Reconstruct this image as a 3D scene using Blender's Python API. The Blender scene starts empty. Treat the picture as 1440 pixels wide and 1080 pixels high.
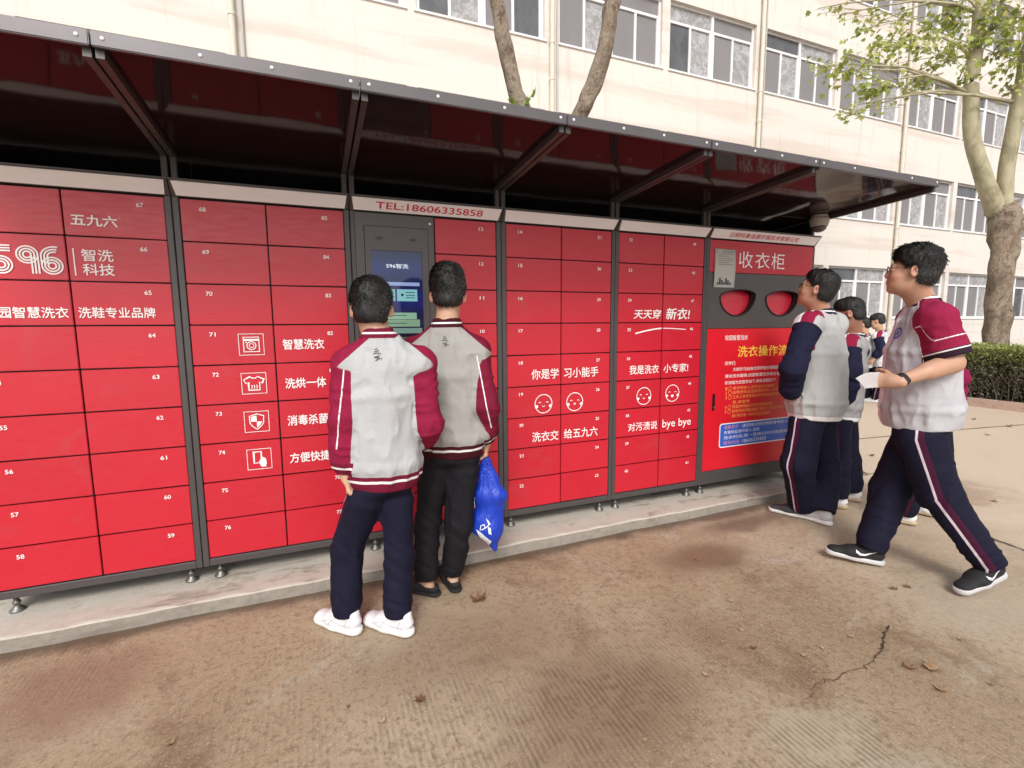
import bpy, bmesh, math, random
import numpy as np
from mathutils import Vector, Matrix, Quaternion
from mathutils.bvhtree import BVHTree

random.seed(7); RNG = np.random.default_rng(7)
S = bpy.context.scene
COL = S.collection

# ------------------------------------------------------------------ camera
FPX = 679.793                                   # focal length in pixels of the 1440 px wide photograph
CAM = np.array([0.0, -2.87700, 1.400075])
_y, _p, _r = 0.383803, 0.118161, 0.008114       # yaw to the right, pitch down, roll
_F = np.array([math.cos(_p)*math.sin(_y), math.cos(_p)*math.cos(_y), -math.sin(_p)])
_u = np.array([math.sin(_p)*math.sin(_y), math.sin(_p)*math.cos(_y), math.cos(_p)])
_ri = np.array([math.cos(_y), -math.sin(_y), 0.0])
_R = math.cos(_r)*_ri - math.sin(_r)*_u
_U = math.sin(_r)*_ri + math.cos(_r)*_u
cd = bpy.data.cameras.new('camera'); cam = bpy.data.objects.new('camera', cd); COL.objects.link(cam)
cam.matrix_world = Matrix(((_R[0], _U[0], -_F[0], CAM[0]), (_R[1], _U[1], -_F[1], CAM[1]), (_R[2], _U[2], -_F[2], CAM[2]), (0, 0, 0, 1)))
cd.sensor_width = 36; cd.lens = FPX/1440*36; cd.clip_start = 0.05; cd.clip_end = 2000
S.camera = cam

# ------------------------------------------------------------------ sky, sun, exposure
SUN_EL, SUN_AZ = math.radians(41), math.radians(203)     # azimuth from +Y, clockwise
W = bpy.data.worlds.new('World'); S.world = W; W.use_nodes = True
nt = W.node_tree; nt.nodes.clear()
sky = nt.nodes.new('ShaderNodeTexSky'); sky.sky_type = 'NISHITA'; sky.sun_disc = False
sky.sun_elevation = SUN_EL; sky.sun_rotation = SUN_AZ; sky.air_density = 1.0; sky.dust_density = 3.0; sky.ozone_density = 1.0
hs = nt.nodes.new('ShaderNodeHueSaturation'); hs.inputs['Saturation'].default_value = 0.12
bg = nt.nodes.new('ShaderNodeBackground'); bg.inputs['Strength'].default_value = 0.13
wo = nt.nodes.new('ShaderNodeOutputWorld')
nt.links.new(sky.outputs[0], hs.inputs['Color']); nt.links.new(hs.outputs[0], bg.inputs['Color']); nt.links.new(bg.outputs[0], wo.inputs['Surface'])
sl = bpy.data.lights.new('sun', 'SUN'); sl.energy = 1.35; sl.angle = math.radians(18); sl.color = (1.0, 0.96, 0.92)
so = bpy.data.objects.new('sun', sl); COL.objects.link(so)
sd = Vector((math.sin(SUN_AZ)*math.cos(SUN_EL), math.cos(SUN_AZ)*math.cos(SUN_EL), math.sin(SUN_EL)))
so.rotation_euler = sd.to_track_quat('Z', 'Y').to_euler(); so.location = (0, -6, 9)
S.view_settings.view_transform = 'Standard'; S.view_settings.look = 'None'; S.view_settings.gamma = 1
S.view_settings.exposure = 0.55

# ------------------------------------------------------------------ helpers: points, tags, meshes
def ray(x, y):
    return _F + _R*(x-720)/FPX + _U*(540-y)/FPX
def on_z(x, y, z=0.0):
    d = ray(x, y); return CAM + d*((z-CAM[2])/d[2])
def on_y(x, y, Y):
    d = ray(x, y); return CAM + d*((Y-CAM[1])/d[1])
FH = np.array([_F[0], _F[1], 0]); FH /= np.linalg.norm(FH)
def at_depth(x, y, dep):
    d = ray(x, y); return CAM + d*(dep/(d@FH))
def lin(r, g, b):
    f = lambda c: (c/255/12.92) if c/255 <= 0.04045 else ((c/255+0.055)/1.055)**2.4
    return (f(r), f(g), f(b), 1.0)

def tag(o, label=None, cat=None, group=None, kind=None):
    if label: o['label'] = label
    if cat: o['category'] = cat
    if group: o['group'] = group
    if kind: o['kind'] = kind
    return o
def thing(name, label, cat, loc=(0, 0, 0), group=None):
    o = bpy.data.objects.new(name, None); COL.objects.link(o); o.location = loc
    o.empty_display_size = 0.1
    return tag(o, label, cat, group)
def adopt(o, parent):
    o.parent = parent
    if parent is not None:
        o.matrix_parent_inverse = world_of(parent).inverted()
    return o
def world_of(p):
    m = Matrix.Translation(p.location)
    return (world_of(p.parent) @ p.matrix_parent_inverse @ m) if p.parent else m
def link_mesh(name, me, mat=None, parent=None, smooth=False):
    o = bpy.data.objects.new(name, me); COL.objects.link(o)
    if mat is not None:
        if len(me.materials): me.materials.clear()
        for m in (mat if isinstance(mat, (list, tuple)) else [mat]): me.materials.append(m)
    if smooth: me.polygons.foreach_set('use_smooth', np.ones(len(me.polygons), bool))
    return adopt(o, parent)
def bm_obj(name, bm, mat, parent=None, smooth=False):
    bmesh.ops.recalc_face_normals(bm, faces=bm.faces[:])
    me = bpy.data.meshes.new(name); bm.to_mesh(me); bm.free()
    return link_mesh(name, me, mat, parent, smooth)
def np_mesh(name, V, Fc, attrs=None):
    V = np.asarray(V, np.float32); Fc = np.asarray(Fc, np.int32)
    me = bpy.data.meshes.new(name); n = Fc.shape[1]
    me.vertices.add(len(V)); me.vertices.foreach_set('co', V.ravel())
    me.loops.add(Fc.size); me.loops.foreach_set('vertex_index', Fc.ravel())
    me.polygons.add(len(Fc)); me.polygons.foreach_set('loop_start', np.arange(0, Fc.size, n, dtype=np.int32))
    me.update(calc_edges=True)
    for k, a in (attrs or {}).items():
        me.attributes.new(k, 'FLOAT', 'POINT').data.foreach_set('value', np.asarray(a, np.float32))
    me.polygons.foreach_set('use_smooth', np.ones(len(Fc), bool))
    return me

def box(bm, x0, x1, y0, y1, z0, z1, bev=0.0, seg=1):
    t = bmesh.new()
    bmesh.ops.create_cube(t, size=1)
    for v in t.verts:
        v.co = ((x0+x1)/2+v.co.x*(x1-x0), (y0+y1)/2+v.co.y*(y1-y0), (z0+z1)/2+v.co.z*(z1-z0))
    if bev: bmesh.ops.bevel(t, geom=t.edges[:], offset=bev, segments=seg, affect='EDGES')
    me = bpy.data.meshes.new('tmp'); t.to_mesh(me); t.free(); bm.from_mesh(me); bpy.data.meshes.remove(me)
def tube(bm, pts, radii, seg=10, cap=True):
    pts = [Vector(p) for p in pts]
    if not hasattr(radii, '__len__'): radii = [radii]*len(pts)
    rings = []; ref = None
    for i, p in enumerate(pts):
        d = (pts[min(i+1, len(pts)-1)]-pts[max(i-1, 0)]).normalized()
        if ref is None:
            ref = Vector((0, 0, 1)) if abs(d.z) < .9 else Vector((1, 0, 0))
        a = d.cross(ref).normalized(); b = d.cross(a).normalized(); ref = b if False else ref
        rings.append([bm.verts.new(p+(a*math.cos(2*math.pi*k/seg)+b*math.sin(2*math.pi*k/seg))*radii[i]) for k in range(seg)])
    for r0, r1 in zip(rings, rings[1:]):
        for k in range(seg):
            bm.faces.new((r0[k], r0[(k+1) % seg], r1[(k+1) % seg], r1[k]))
    if cap:
        bm.faces.new(rings[0][::-1]); bm.faces.new(rings[-1])
    return rings
def lathe(bm, c, prof, seg=20):
    rings = [[bm.verts.new((c[0]+r*math.cos(2*math.pi*k/seg), c[1]+r*math.sin(2*math.pi*k/seg), c[2]+z)) for k in range(seg)] for r, z in prof]
    for r0, r1 in zip(rings, rings[1:]):
        for k in range(seg): bm.faces.new((r0[k], r0[(k+1) % seg], r1[(k+1) % seg], r1[k]))
    bm.faces.new(rings[0][::-1]); bm.faces.new(rings[-1])

# ------------------------------------------------------------------ materials
class NT:
    def __init__(s, name):
        s.m = bpy.data.materials.new(name); s.m.use_nodes = True; s.t = s.m.node_tree
        s.b = s.t.nodes['Principled BSDF']; s._pos = None
    def n(s, typ, **kw):
        nd = s.t.nodes.new(typ)
        for k, v in kw.items(): setattr(nd, k, v)
        return nd
    def l(s, a, b): s.t.links.new(a, b)
    def pos(s, scale=(1, 1, 1), loc=(0, 0, 0), rot=(0, 0, 0), src='pos'):
        if src == 'pos': o = s.n('ShaderNodeNewGeometry').outputs['Position']
        else: o = s.n('ShaderNodeTexCoord').outputs['Object']
        mp = s.n('ShaderNodeMapping'); mp.inputs['Scale'].default_value = scale; mp.inputs['Location'].default_value = loc; mp.inputs['Rotation'].default_value = rot
        s.l(o, mp.inputs['Vector']); return mp.outputs[0]
    def noise(s, v, sc, det=4, rough=.55, dist=0.0):
        nd = s.n('ShaderNodeTexNoise'); nd.inputs['Scale'].default_value = sc; nd.inputs['Detail'].default_value = det
        nd.inputs['Roughness'].default_value = rough; nd.inputs['Distortion'].default_value = dist
        s.l(v, nd.inputs['Vector']); return nd.outputs['Fac']
    def ramp(s, f, stops):
        nd = s.n('ShaderNodeValToRGB'); e = nd.color_ramp.elements
        while len(e) < len(stops): e.new(0.5)
        for el, (p, c) in zip(e, stops):
            el.position = p; el.color = c if hasattr(c, '__len__') else (c, c, c, 1)
        s.l(f, nd.inputs[0]); return nd.outputs[0]
    def mix(s, f, a, b, typ='MIX'):
        nd = s.n('ShaderNodeMix'); nd.data_type = 'RGBA'; nd.blend_type = typ
        for sock, v in ((nd.inputs[0], f), (nd.inputs[6], a), (nd.inputs[7], b)):
            if isinstance(v, bpy.types.NodeSocket): s.l(v, sock)
            else: sock.default_value = v
        return nd.outputs[2]
    def math(s, op, a, b=0.0, c=None):
        nd = s.n('ShaderNodeMath', operation=op)
        for i, v in enumerate((a, b, c)):
            if v is None: continue
            if isinstance(v, bpy.types.NodeSocket): s.l(v, nd.inputs[i])
            else: nd.inputs[i].default_value = v
        return nd.outputs[0]
    def step(s, f, a, b):
        nd = s.n('ShaderNodeMapRange'); nd.interpolation_type = 'SMOOTHSTEP'
        s.l(f, nd.inputs[0]); nd.inputs[1].default_value = a; nd.inputs[2].default_value = b; return nd.outputs[0]
    def attr(s, name):
        nd = s.n('ShaderNodeAttribute', attribute_name=name); return nd.outputs['Fac']
    def bump(s, h, strength=.3, dist=.01, normal=None):
        nd = s.n('ShaderNodeBump'); nd.inputs['Strength'].default_value = strength; nd.inputs['Distance'].default_value = dist
        s.l(h, nd.inputs['Height'])
        if normal is not None: s.l(normal, nd.inputs['Normal'])
        s.l(nd.outputs[0], s.b.inputs['Normal']); return nd.outputs[0]
    def set(s, **kw):
        for k, v in kw.items():
            sock = s.b.inputs[k.replace('_', ' ')]
            if isinstance(v, bpy.types.NodeSocket): s.l(v, sock)
            else: sock.default_value = v
        return s
def plain(name, col, rough=.5, metal=0.0, var=.12, sc=30, **kw):
    m = NT(name); f = m.noise(m.pos(), sc, 4)
    d = tuple(c*(1-var) for c in col[:3])+(1,); e = tuple(min(1, c*(1+var)) for c in col[:3])+(1,)
    m.set(Base_Color=m.mix(f, d, e), Roughness=rough, Metallic=metal, **kw)
    return m.m

def red_paint():
    m = NT('red_door_paint'); p = m.pos()
    f = m.noise(p, 2.2, 3); g = m.noise(m.pos(scale=(9, 9, 60)), 1.0, 3)
    oi = m.n('ShaderNodeObjectInfo').outputs['Random']
    c = m.mix(f, (.49, .010, .025, 1), (.56, .014, .033, 1))
    c = m.mix(m.math('MULTIPLY', oi, .55), c, (.465, .011, .026, 1))
    smud = m.step(m.noise(p, 3.6, 6, .65, .9), .54, .76)
    c = m.mix(m.math('MULTIPLY', smud, .30), c, (.40, .06, .065, 1))
    c = m.mix(m.math('MULTIPLY', m.step(m.noise(m.pos(scale=(1, 1, .25)), 38, 4, .7), .62, .80), .16), c, (.55, .16, .15, 1))
    m.set(Base_Color=c, Roughness=m.ramp(g, [(.3, .26), (.7, .42)]))
    m.b.inputs['Specular IOR Level'].default_value = .55
    m.bump(m.noise(p, 4.5, 3), .10, .02)
    return m.m
M = {}
M['red'] = red_paint()
M['frame'] = plain('dark_grey_metal', (.075, .066, .066, 1), .42, 0.2, .15, 12)
M['frame2'] = plain('screen_panel_grey', (.088, .078, .076, 1), .38, 0.2, .1, 9)
M['dark'] = plain('black_metal', (.008, .007, .007, 1), .6)
M['strip'] = plain('pale_grey_strip', (.87, .84, .86, 1), .45, 0, .06, 8)
M['fascia'] = plain('fascia_grey_metal', (.125, .112, .118, 1), .36, 0.4, .12, 7)
M['white'] = plain('white_lettering', (.86, .80, .78, 1), .5, 0, .03, 60)
M['pinkish'] = plain('rose_lettering', (.75, .30, .30, 1), .5, 0, .03, 60)
M['redtext'] = plain('red_lettering', (.62, .03, .07, 1), .5, 0, .03, 60)
M['yellow'] = plain('yellow_lettering', (.90, .56, .07, 1), .5, 0, .05, 60)
M['orange'] = plain('orange_lettering', (.88, .36, .09, 1), .5, 0, .05, 60)
M['poster_red'] = plain('poster_red', (.64, .012, .024, 1), .3, 0, .05, 4)
M['poster_blue'] = plain('poster_blue', (.03, .12, .55, 1), .35, 0, .08, 6)
M['chrome'] = plain('steel_foot', (.22, .21, .20, 1), .48, .8, .15)
M['bolt'] = plain('bolt_white', (.8, .78, .76, 1), .3, .3)
M['paper'] = plain('paper', (.78, .76, .70, 1), .7, 0, .04, 12)
M['ink'] = plain('ink', (.05, .05, .06, 1), .6)
M['black'] = plain('black_plastic', (.012, .012, .013, 1), .35)

def canopy_mat():
    m = NT('glossy_dark_canopy'); p = m.pos(scale=(3, 3, 3))
    m.set(Base_Color=(.022, .012, .013, 1), Roughness=.07)
    m.b.inputs['IOR'].default_value = 1.5; m.b.inputs['Specular IOR Level'].default_value = .16
    m.bump(m.noise(p, .8, 2), .035, .1)
    return m.m
M['canopy'] = canopy_mat()

# ------------------------------------------------------------------ lettering and line art (flat prints)
_txt = {}
def text_mesh(body, bold=0.0):
    k = (body, bold)
    if k in _txt: return _txt[k]
    c = bpy.data.curves.new('t', 'FONT'); c.body = body; c.resolution_u = 3; c.fill_mode = 'FRONT'
    o = bpy.data.objects.new('t', c); COL.objects.link(o)
    dg = bpy.context.evaluated_depsgraph_get(); dg.update()
    me = bpy.data.meshes.new_from_object(o.evaluated_get(dg))
    n = len(me.vertices); co = np.empty(n*3, np.float32); me.vertices.foreach_get('co', co); co = co.reshape(-1, 3)
    fs = [tuple(p.vertices) for p in me.polygons]
    if bold > .004:                                   # heavier strokes: slightly shifted copies, each a hair in front of the last
        d = bold*.8; base, f0 = co, fs; co = []; fs = []
        for q, (dx, dz) in enumerate(((0, 0), (d, 0), (-d, 0), (0, d), (0, -d), (d*.7, d*.7), (-d*.7, -d*.7))):
            c2 = base.copy(); c2[:, 0] += dx; c2[:, 1] += dz; c2[:, 2] = -.00004*q; co.append(c2); fs += [tuple(i+q*n for i in f) for f in f0]
        co = np.concatenate(co)
    COL.objects.unlink(o); bpy.data.objects.remove(o); bpy.data.curves.remove(c); bpy.data.meshes.remove(me)
    mn, mx = co.min(0), co.max(0)
    _txt[k] = (co, fs, mn, mx); return _txt[k]
def text(body, x0, x1, z0, z1, Y, mat, parent, name='lettering', bold=.012, fn=None, shear=0.0):
    """print text filling the rectangle x0..x1, z0..z1 on the plane y=Y facing -Y (fn maps (u,z) elsewhere)"""
    co, fs, mn, mx = text_mesh(body, bold)
    V = np.zeros_like(co)
    V[:, 0] = x0+(co[:, 0]-mn[0])/max(mx[0]-mn[0], 1e-6)*(x1-x0)
    V[:, 2] = z0+(co[:, 1]-mn[1])/max(mx[1]-mn[1], 1e-6)*(z1-z0)
    V[:, 0] += shear*(V[:, 2]-z0)
    V[:, 1] = Y+co[:, 2]
    if fn is not None: V = np.array([fn(v[0], v[2], v[1]-Y) for v in V])
    me = bpy.data.meshes.new(name); me.from_pydata(V.tolist(), [], fs); me.update()
    return link_mesh(name, me, mat, parent)
_sk = [0]
def stroke(bm, pts, w, Y, closed=False):
    """a flat line of width w on the plane y=Y through (x,z) points"""
    n = len(pts); P = [np.array(p, float) for p in pts]; L = []; Rr = []; _sk[0] = (_sk[0]+1) % 17; Y = Y-.00003*_sk[0]
    for i in range(n):
        a = P[i-1] if (closed or i > 0) else P[i]; b = P[(i+1) % n] if (closed or i < n-1) else P[i]
        d = b-a; d = d/(np.linalg.norm(d)+1e-9); q = np.array([-d[1], d[0]])
        if 0 < i < n-1 or closed:
            d1 = P[i]-a; d1 /= np.linalg.norm(d1)+1e-9; cosn = max(.5, float(np.dot([-d1[1], d1[0]], q)))
        else: cosn = 1
        L.append(bm.verts.new((P[i][0]+q[0]*w/2/cosn, Y, P[i][1]+q[1]*w/2/cosn))); Rr.append(bm.verts.new((P[i][0]-q[0]*w/2/cosn, Y, P[i][1]-q[1]*w/2/cosn)))
    for i in range(n if closed else n-1):
        j = (i+1) % n; bm.faces.new((L[i], L[j], Rr[j], Rr[i]))
def poly(bm, pts, Y):
    bm.faces.new([bm.verts.new((p[0], Y, p[1])) for p in pts])
def arc(cx, cz, r, a0, a1, n=20, ry=None):
    ry = r if ry is None else ry
    return [(cx+r*math.cos(math.radians(a0+(a1-a0)*i/n)), cz+ry*math.sin(math.radians(a0+(a1-a0)*i/n))) for i in range(n+1)]
def front(bm):                                  # all flat prints face the yard (-Y)
    for f in bm.faces:
        f.normal_update()
        if f.normal.y > 0: f.normal_flip()
def print_obj(name, bm, mat, parent):
    front(bm); me = bpy.data.meshes.new(name); bm.to_mesh(me); bm.free()
    return link_mesh(name, me, mat, parent)

# ================================================================== LOCKERS
BND = [-1.467, -0.614, 0.2065, 1.0955, 1.931, 2.7335, 3.887]
ROW0, ROWH = 2.037, 0.20567
DOORX = {0: (-1.433, -1.040, -0.647), 1: (-0.581, -0.205, 0.173), 2: (0.236, 0.679, 1.061), 3: (1.130, 1.517, 1.900), 4: (1.962, 2.3455, 2.710), 5: (2.772, 0, 3.861)}
def rowz(i): return ROW0-ROWH*i-ROWH+.0035, ROW0-ROWH*i-.0035
YD = 0.0                      # front of the doors
YP = -0.0030                  # prints on the doors
SLOPE = (2.300-2.258)/-0.837
def can_z(y): return 2.258+SLOPE*y
_door_me = {}; rdoor = random.Random(5)
def door_mesh(w, h):
    k = (round(w, 4), round(h, 4))
    if k not in _door_me:
        bm = bmesh.new(); box(bm, -w/2, w/2, 0, .018, -h/2, h/2, .0022, 2)
        bmesh.ops.recalc_face_normals(bm, faces=bm.faces[:])
        me = bpy.data.meshes.new('door'); bm.to_mesh(me); bm.free(); me.materials.append(M['red']); _door_me[k] = me
    return _door_me[k]
def make_door(unit, x0, x1, z0, z1, number=None, side='L', name='door'):
    o = bpy.data.objects.new(name, door_mesh(x1-x0, z1-z0)); COL.objects.link(o)
    o.location = ((x0+x1)/2, YD, (z0+z1)/2); o.parent = unit
    o.location = Vector(o.location)-unit.location; o.location.y += rdoor.uniform(-.0008, .0006); o.rotation_euler = (rdoor.gauss(0, .0012), rdoor.gauss(0, .0022), rdoor.gauss(0, .0016))
    if number is not None:
        s = str(number); w = .0145*len(s)
        cx = x0+.094 if side == 'L' else x1-.096
        text(s, cx-w/2, cx+w/2, z1-.055, z1-.034, YP, M['white'], o, 'door_number', .02)
    return o

def foot_bm(c):
    bm = bmesh.new()
    lathe(bm, c, [(.011, .085), (.011, .05), (.016, .048), (.016, .038), (.012, .036), (.014, .022), (.027, .011), (.031, .006), (.031, 0)], 18)
    return bm

def make_unit(i, label):
    x0, x1 = BND[i]+.0015, BND[i+1]-.0015
    dl, dm, dr = DOORX[i]
    u = thing('laundry_locker', label, 'locker cabinet', ((x0+x1)/2, .25, .06), 'laundry locker cabinets under the canopy')
    bm = bmesh.new(); box(bm, x0+.004, x1-.004, .022 if i < 5 else .12, .55, .15, 2.1, 0)
    bm_obj('carcass', bm, M['dark'], u)
    bm = bmesh.new()
    box(bm, x0, dl-.003, -.006, .03, .145, 2.042, .003)
    box(bm, dr+.003, x1, -.006, .03, .145, 2.042, .003)
    zb = .183 if i < 5 else .247
    box(bm, dl-.0029, dr+.0029, -.004, .03, .145, zb, .003)
    box(bm, x0+.002, x1-.002, .034, .552, .1455, .149, 0)
    box(bm, x0, x0+.003, .031, .553, .146, 2.1, 0); box(bm, x1-.003, x1, .031, .553, .146, 2.1, 0)
    bm_obj('frame', bm, M['frame'], u)
    # tilted header: a dark wedge with a pale plate on its sloping face
    bm = bmesh.new()
    pr = [(.02, 2.043), (-.005, 2.043), (-.058, 2.108), (-.058, 2.115), (.02, 2.115)]
    a = [bm.verts.new((x0+.001, y, z)) for y, z in pr]; b = [bm.verts.new((x1-.001, y, z)) for y, z in pr]
    for k in range(5): bm.faces.new((a[k], a[(k+1) % 5], b[(k+1) % 5], b[k]))
    bm.faces.new(a); bm.faces.new(b[::-1])
    hd = bm_obj('header', bm, M['frame'], u)
    bm = bmesh.new()
    xa, xb, xc, xd = x0+.012, x1-.012, x1-.012, x0+.012
    def sl(s, off): # point on the sloping face
        y = -.005-.053*s; z = 2.043+.065*s; n = (-.775, -.632); return y+n[0]*off, z+n[1]*off
    vs = []
    for off in (0.0, .004):
        for x, s in ((xa+.010, .07), (xb-.010, .07), (xb, .93), (xa, .93)):
            y, z = sl(s, off); vs.append(bm.verts.new((x, y, z)))
    for q in ((0, 1, 2, 3), (4, 5, 6, 7), (0, 1, 5, 4), (1, 2, 6, 5), (2, 3, 7, 6), (3, 0, 4, 7)): bm.faces.new([vs[k] for k in q])
    plate = bm_obj('header_plate', bm, M['strip'], u)
    def on_plate(s_, a0, a1, name='lettering', lo=.27, hi=.75):
        text(s_, a0, a1, lo, hi, 0, M['redtext'], plate, name, .016, fn=lambda X, s, o: (X,)+sl(s, .0052-o))
    u_on_plate[i] = on_plate
    for fx in (BND[i]+.068, BND[i+1]-.068):
        for fy in (.05, .49):
            bm_obj('foot', foot_bm((fx, fy, .0602)), M['chrome'], u, True)
    bm = bmesh.new(); box(bm, x0+.02, x1-.02, .33, .345, .064, .1445); bm_obj('added_light_block', bm, M['dark'], u)  # added dark panel, blocks light leaking in from behind under the cabinet
    # open gap above the header: posts and a black back
    for px in (x0+.004, x1-.032):
        bm = bmesh.new(); box(bm, px, px+.028, .004, .034, 2.116, can_z(.03)-.014, .003); bm_obj('post', bm, M['frame'], u)
    bm = bmesh.new(); box(bm, x0, x1, .50, .515, 2.116, can_z(.5)-.002, 0)
    if i in (0, 5):
        xs = x0 if i == 0 else x1-.004
        q = [bm.verts.new((x, y, z)) for x in (xs, xs+.004) for y, z in ((.036, 2.116), (.498, 2.116), (.498, can_z(.498)-.001), (.036, can_z(.036)-.001))]
        for f in ((0, 1, 2, 3), (4, 5, 6, 7), (0, 1, 5, 4), (1, 2, 6, 5), (2, 3, 7, 6), (3, 0, 4, 7)): bm.faces.new([q[k] for k in f])
    bm_obj('back_panel', bm, M['dark'], u)
    # canopy
    bm = bmesh.new(); c0, c1 = BND[i]+.001, BND[i+1]-.001
    y0, y1 = -.832, .62
    vv = [bm.verts.new(p) for p in ((c0, y0, can_z(y0)), (c1, y0, can_z(y0)), (c1, y1, can_z(y1)), (c0, y1, can_z(y1)), (c0, y0, can_z(y0)+.016), (c1, y0, can_z(y0)+.016), (c1, y1, can_z(y1)+.016), (c0, y1, can_z(y1)+.016))]
    for q in ((0, 1, 2, 3), (4, 5, 6, 7), (0, 1, 5, 4), (1, 2, 6, 5), (2, 3, 7, 6), (3, 0, 4, 7)): bm.faces.new([vv[k] for k in q])
    can = bm_obj('canopy_panel', bm, M['canopy'], u)
    bm = bmesh.new()
    box(bm, c0+.0015, c1-.0015, -.852, -.834, 2.296, 2.343, .003, 2)
    box(bm, c0+.0015, c1-.0015, -.8338, -.79, 2.337, 2.3428, 0)
    fas = bm_obj('fascia', bm, M['fascia'], u)
    for bx in (c0+.032, c0+.30, c1-.30, c1-.032):
        bm = bmesh.new(); bmesh.ops.create_uvsphere(bm, u_segments=10, v_segments=6, radius=.007)
        for v in bm.verts: v.co = (bx+v.co.x, -.8525+v.co.y*.5, 2.322+v.co.z)
        bm_obj('bolt', bm, M['bolt'], fas, True)
    for rx in (c0+.004, c1-.028):
        bm = bmesh.new(); d = .030
        q = [(y, can_z(y)) for y in (-.83, .03)]
        p = [bm.verts.new((x, y, z-dz)) for x in (rx, rx+.024) for (y, z) in q for dz in (.0005, d)]
        for f in ((0, 1, 3, 2), (4, 5, 7, 6), (0, 1, 5, 4), (2, 3, 7, 6), (0, 2, 6, 4), (1, 3, 7, 5)): bm.faces.new([p[k] for k in f])
        bm_obj('canopy_rib', bm, M['frame'], u)
    return u

u_on_plate = {}
units = []
labels = ['red locker cabinet with the big 596 logo, at the far left',
          'red locker cabinet with four white square icons beside slogans',
          'red locker cabinet with touch screen panel and phone number header',
          'red locker cabinet with the slogan 你是学习小能手, right of the phone number header',
          'red locker cabinet with bye bye lettering and two smiling faces',
          'red collection cabinet 收衣柜 with two drop openings and washing poster']
DO = {}
for i in range(6):
    u = make_unit(i, labels[i]); units.append(u)
    if i == 5: continue
    dl, dm, dr = DOORX[i]
    first = {0: 50, 1: 68, 3: 14, 4: 32}.get(i)
    for r in range(9):
        z0, z1 = rowz(r)
        if i == 2:
            DO[i, r, 1] = make_door(u, dm+.0035, dr, z0, z1, 13-r, 'R')
            if r >= 5: DO[i, r, 0] = make_door(u, dl, dm-.0035, z0, z1, r-4, 'L')
        else:
            DO[i, r, 0] = make_door(u, dl, dm-.0035, z0, z1, first+r, 'L')
            DO[i, r, 1] = make_door(u, dm+.0035, dr, z0, z1, first+17-r, 'R')

WH = M['white']
# first cabinet: logo and slogans
text('五九六', -1.012, -.836, 1.878, 1.930, YP, WH, DO[0, 0, 1], bold=.022)
text('®', -.832, -.818, 1.915, 1.93, YP, M['pinkish'], DO[0, 0, 1])
bm = bmesh.new(); zt, zb = 1.776, 1.655; lw = .0065
for d in (0, .0115, .023):
    c = -1.095; R = .037-d; rz = .037                    # the 6
    stroke(bm, arc(c, zb+rz, R, 180, 540, 28), lw, YP)
    stroke(bm, [(c-R, zb+rz)]+arc(c+.012, zt-.042, R+.012, 180, 75, 14, .042-d), lw, YP)
    c = -1.180                                           # the 9
    stroke(bm, arc(c, zt-rz, R, 0, 360, 28), lw, YP)
    stroke(bm, [(c+R, zt-rz), (c+R, zb)], lw, YP)
    c = -1.270                                           # the 5
    stroke(bm, [(c+.034, zt-d), (c-.030+d, zt-d), (c-.030+d, zt-.052)], lw, YP)
    stroke(bm, [(c-.030+d, zb+.074-d)]+arc(c-.002, zb+rz, R, 95, -120, 20), lw, YP)
print_obj('logo', bm, WH, DO[0, 1, 0])
bm = bmesh.new(); stroke(bm, [(-1.014, 1.652), (-1.014, 1.776)], .005, YP); print_obj('divider_line', bm, WH, DO[0, 1, 1])
text('智洗', -.986, -.866, 1.719, 1.774, YP, WH, DO[0, 1, 1], bold=.012)
text('科技', -.986, -.866, 1.654, 1.708, YP, WH, DO[0, 1, 1], bold=.012)
text('校园智慧洗衣', -1.357, -1.056, 1.456, 1.507, YP, WH, DO[0, 2, 0], bold=.016)
text('洗鞋专业品牌', -1.020, -.720, 1.456, 1.507, YP, WH, DO[0, 2, 1], bold=.016)
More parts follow.
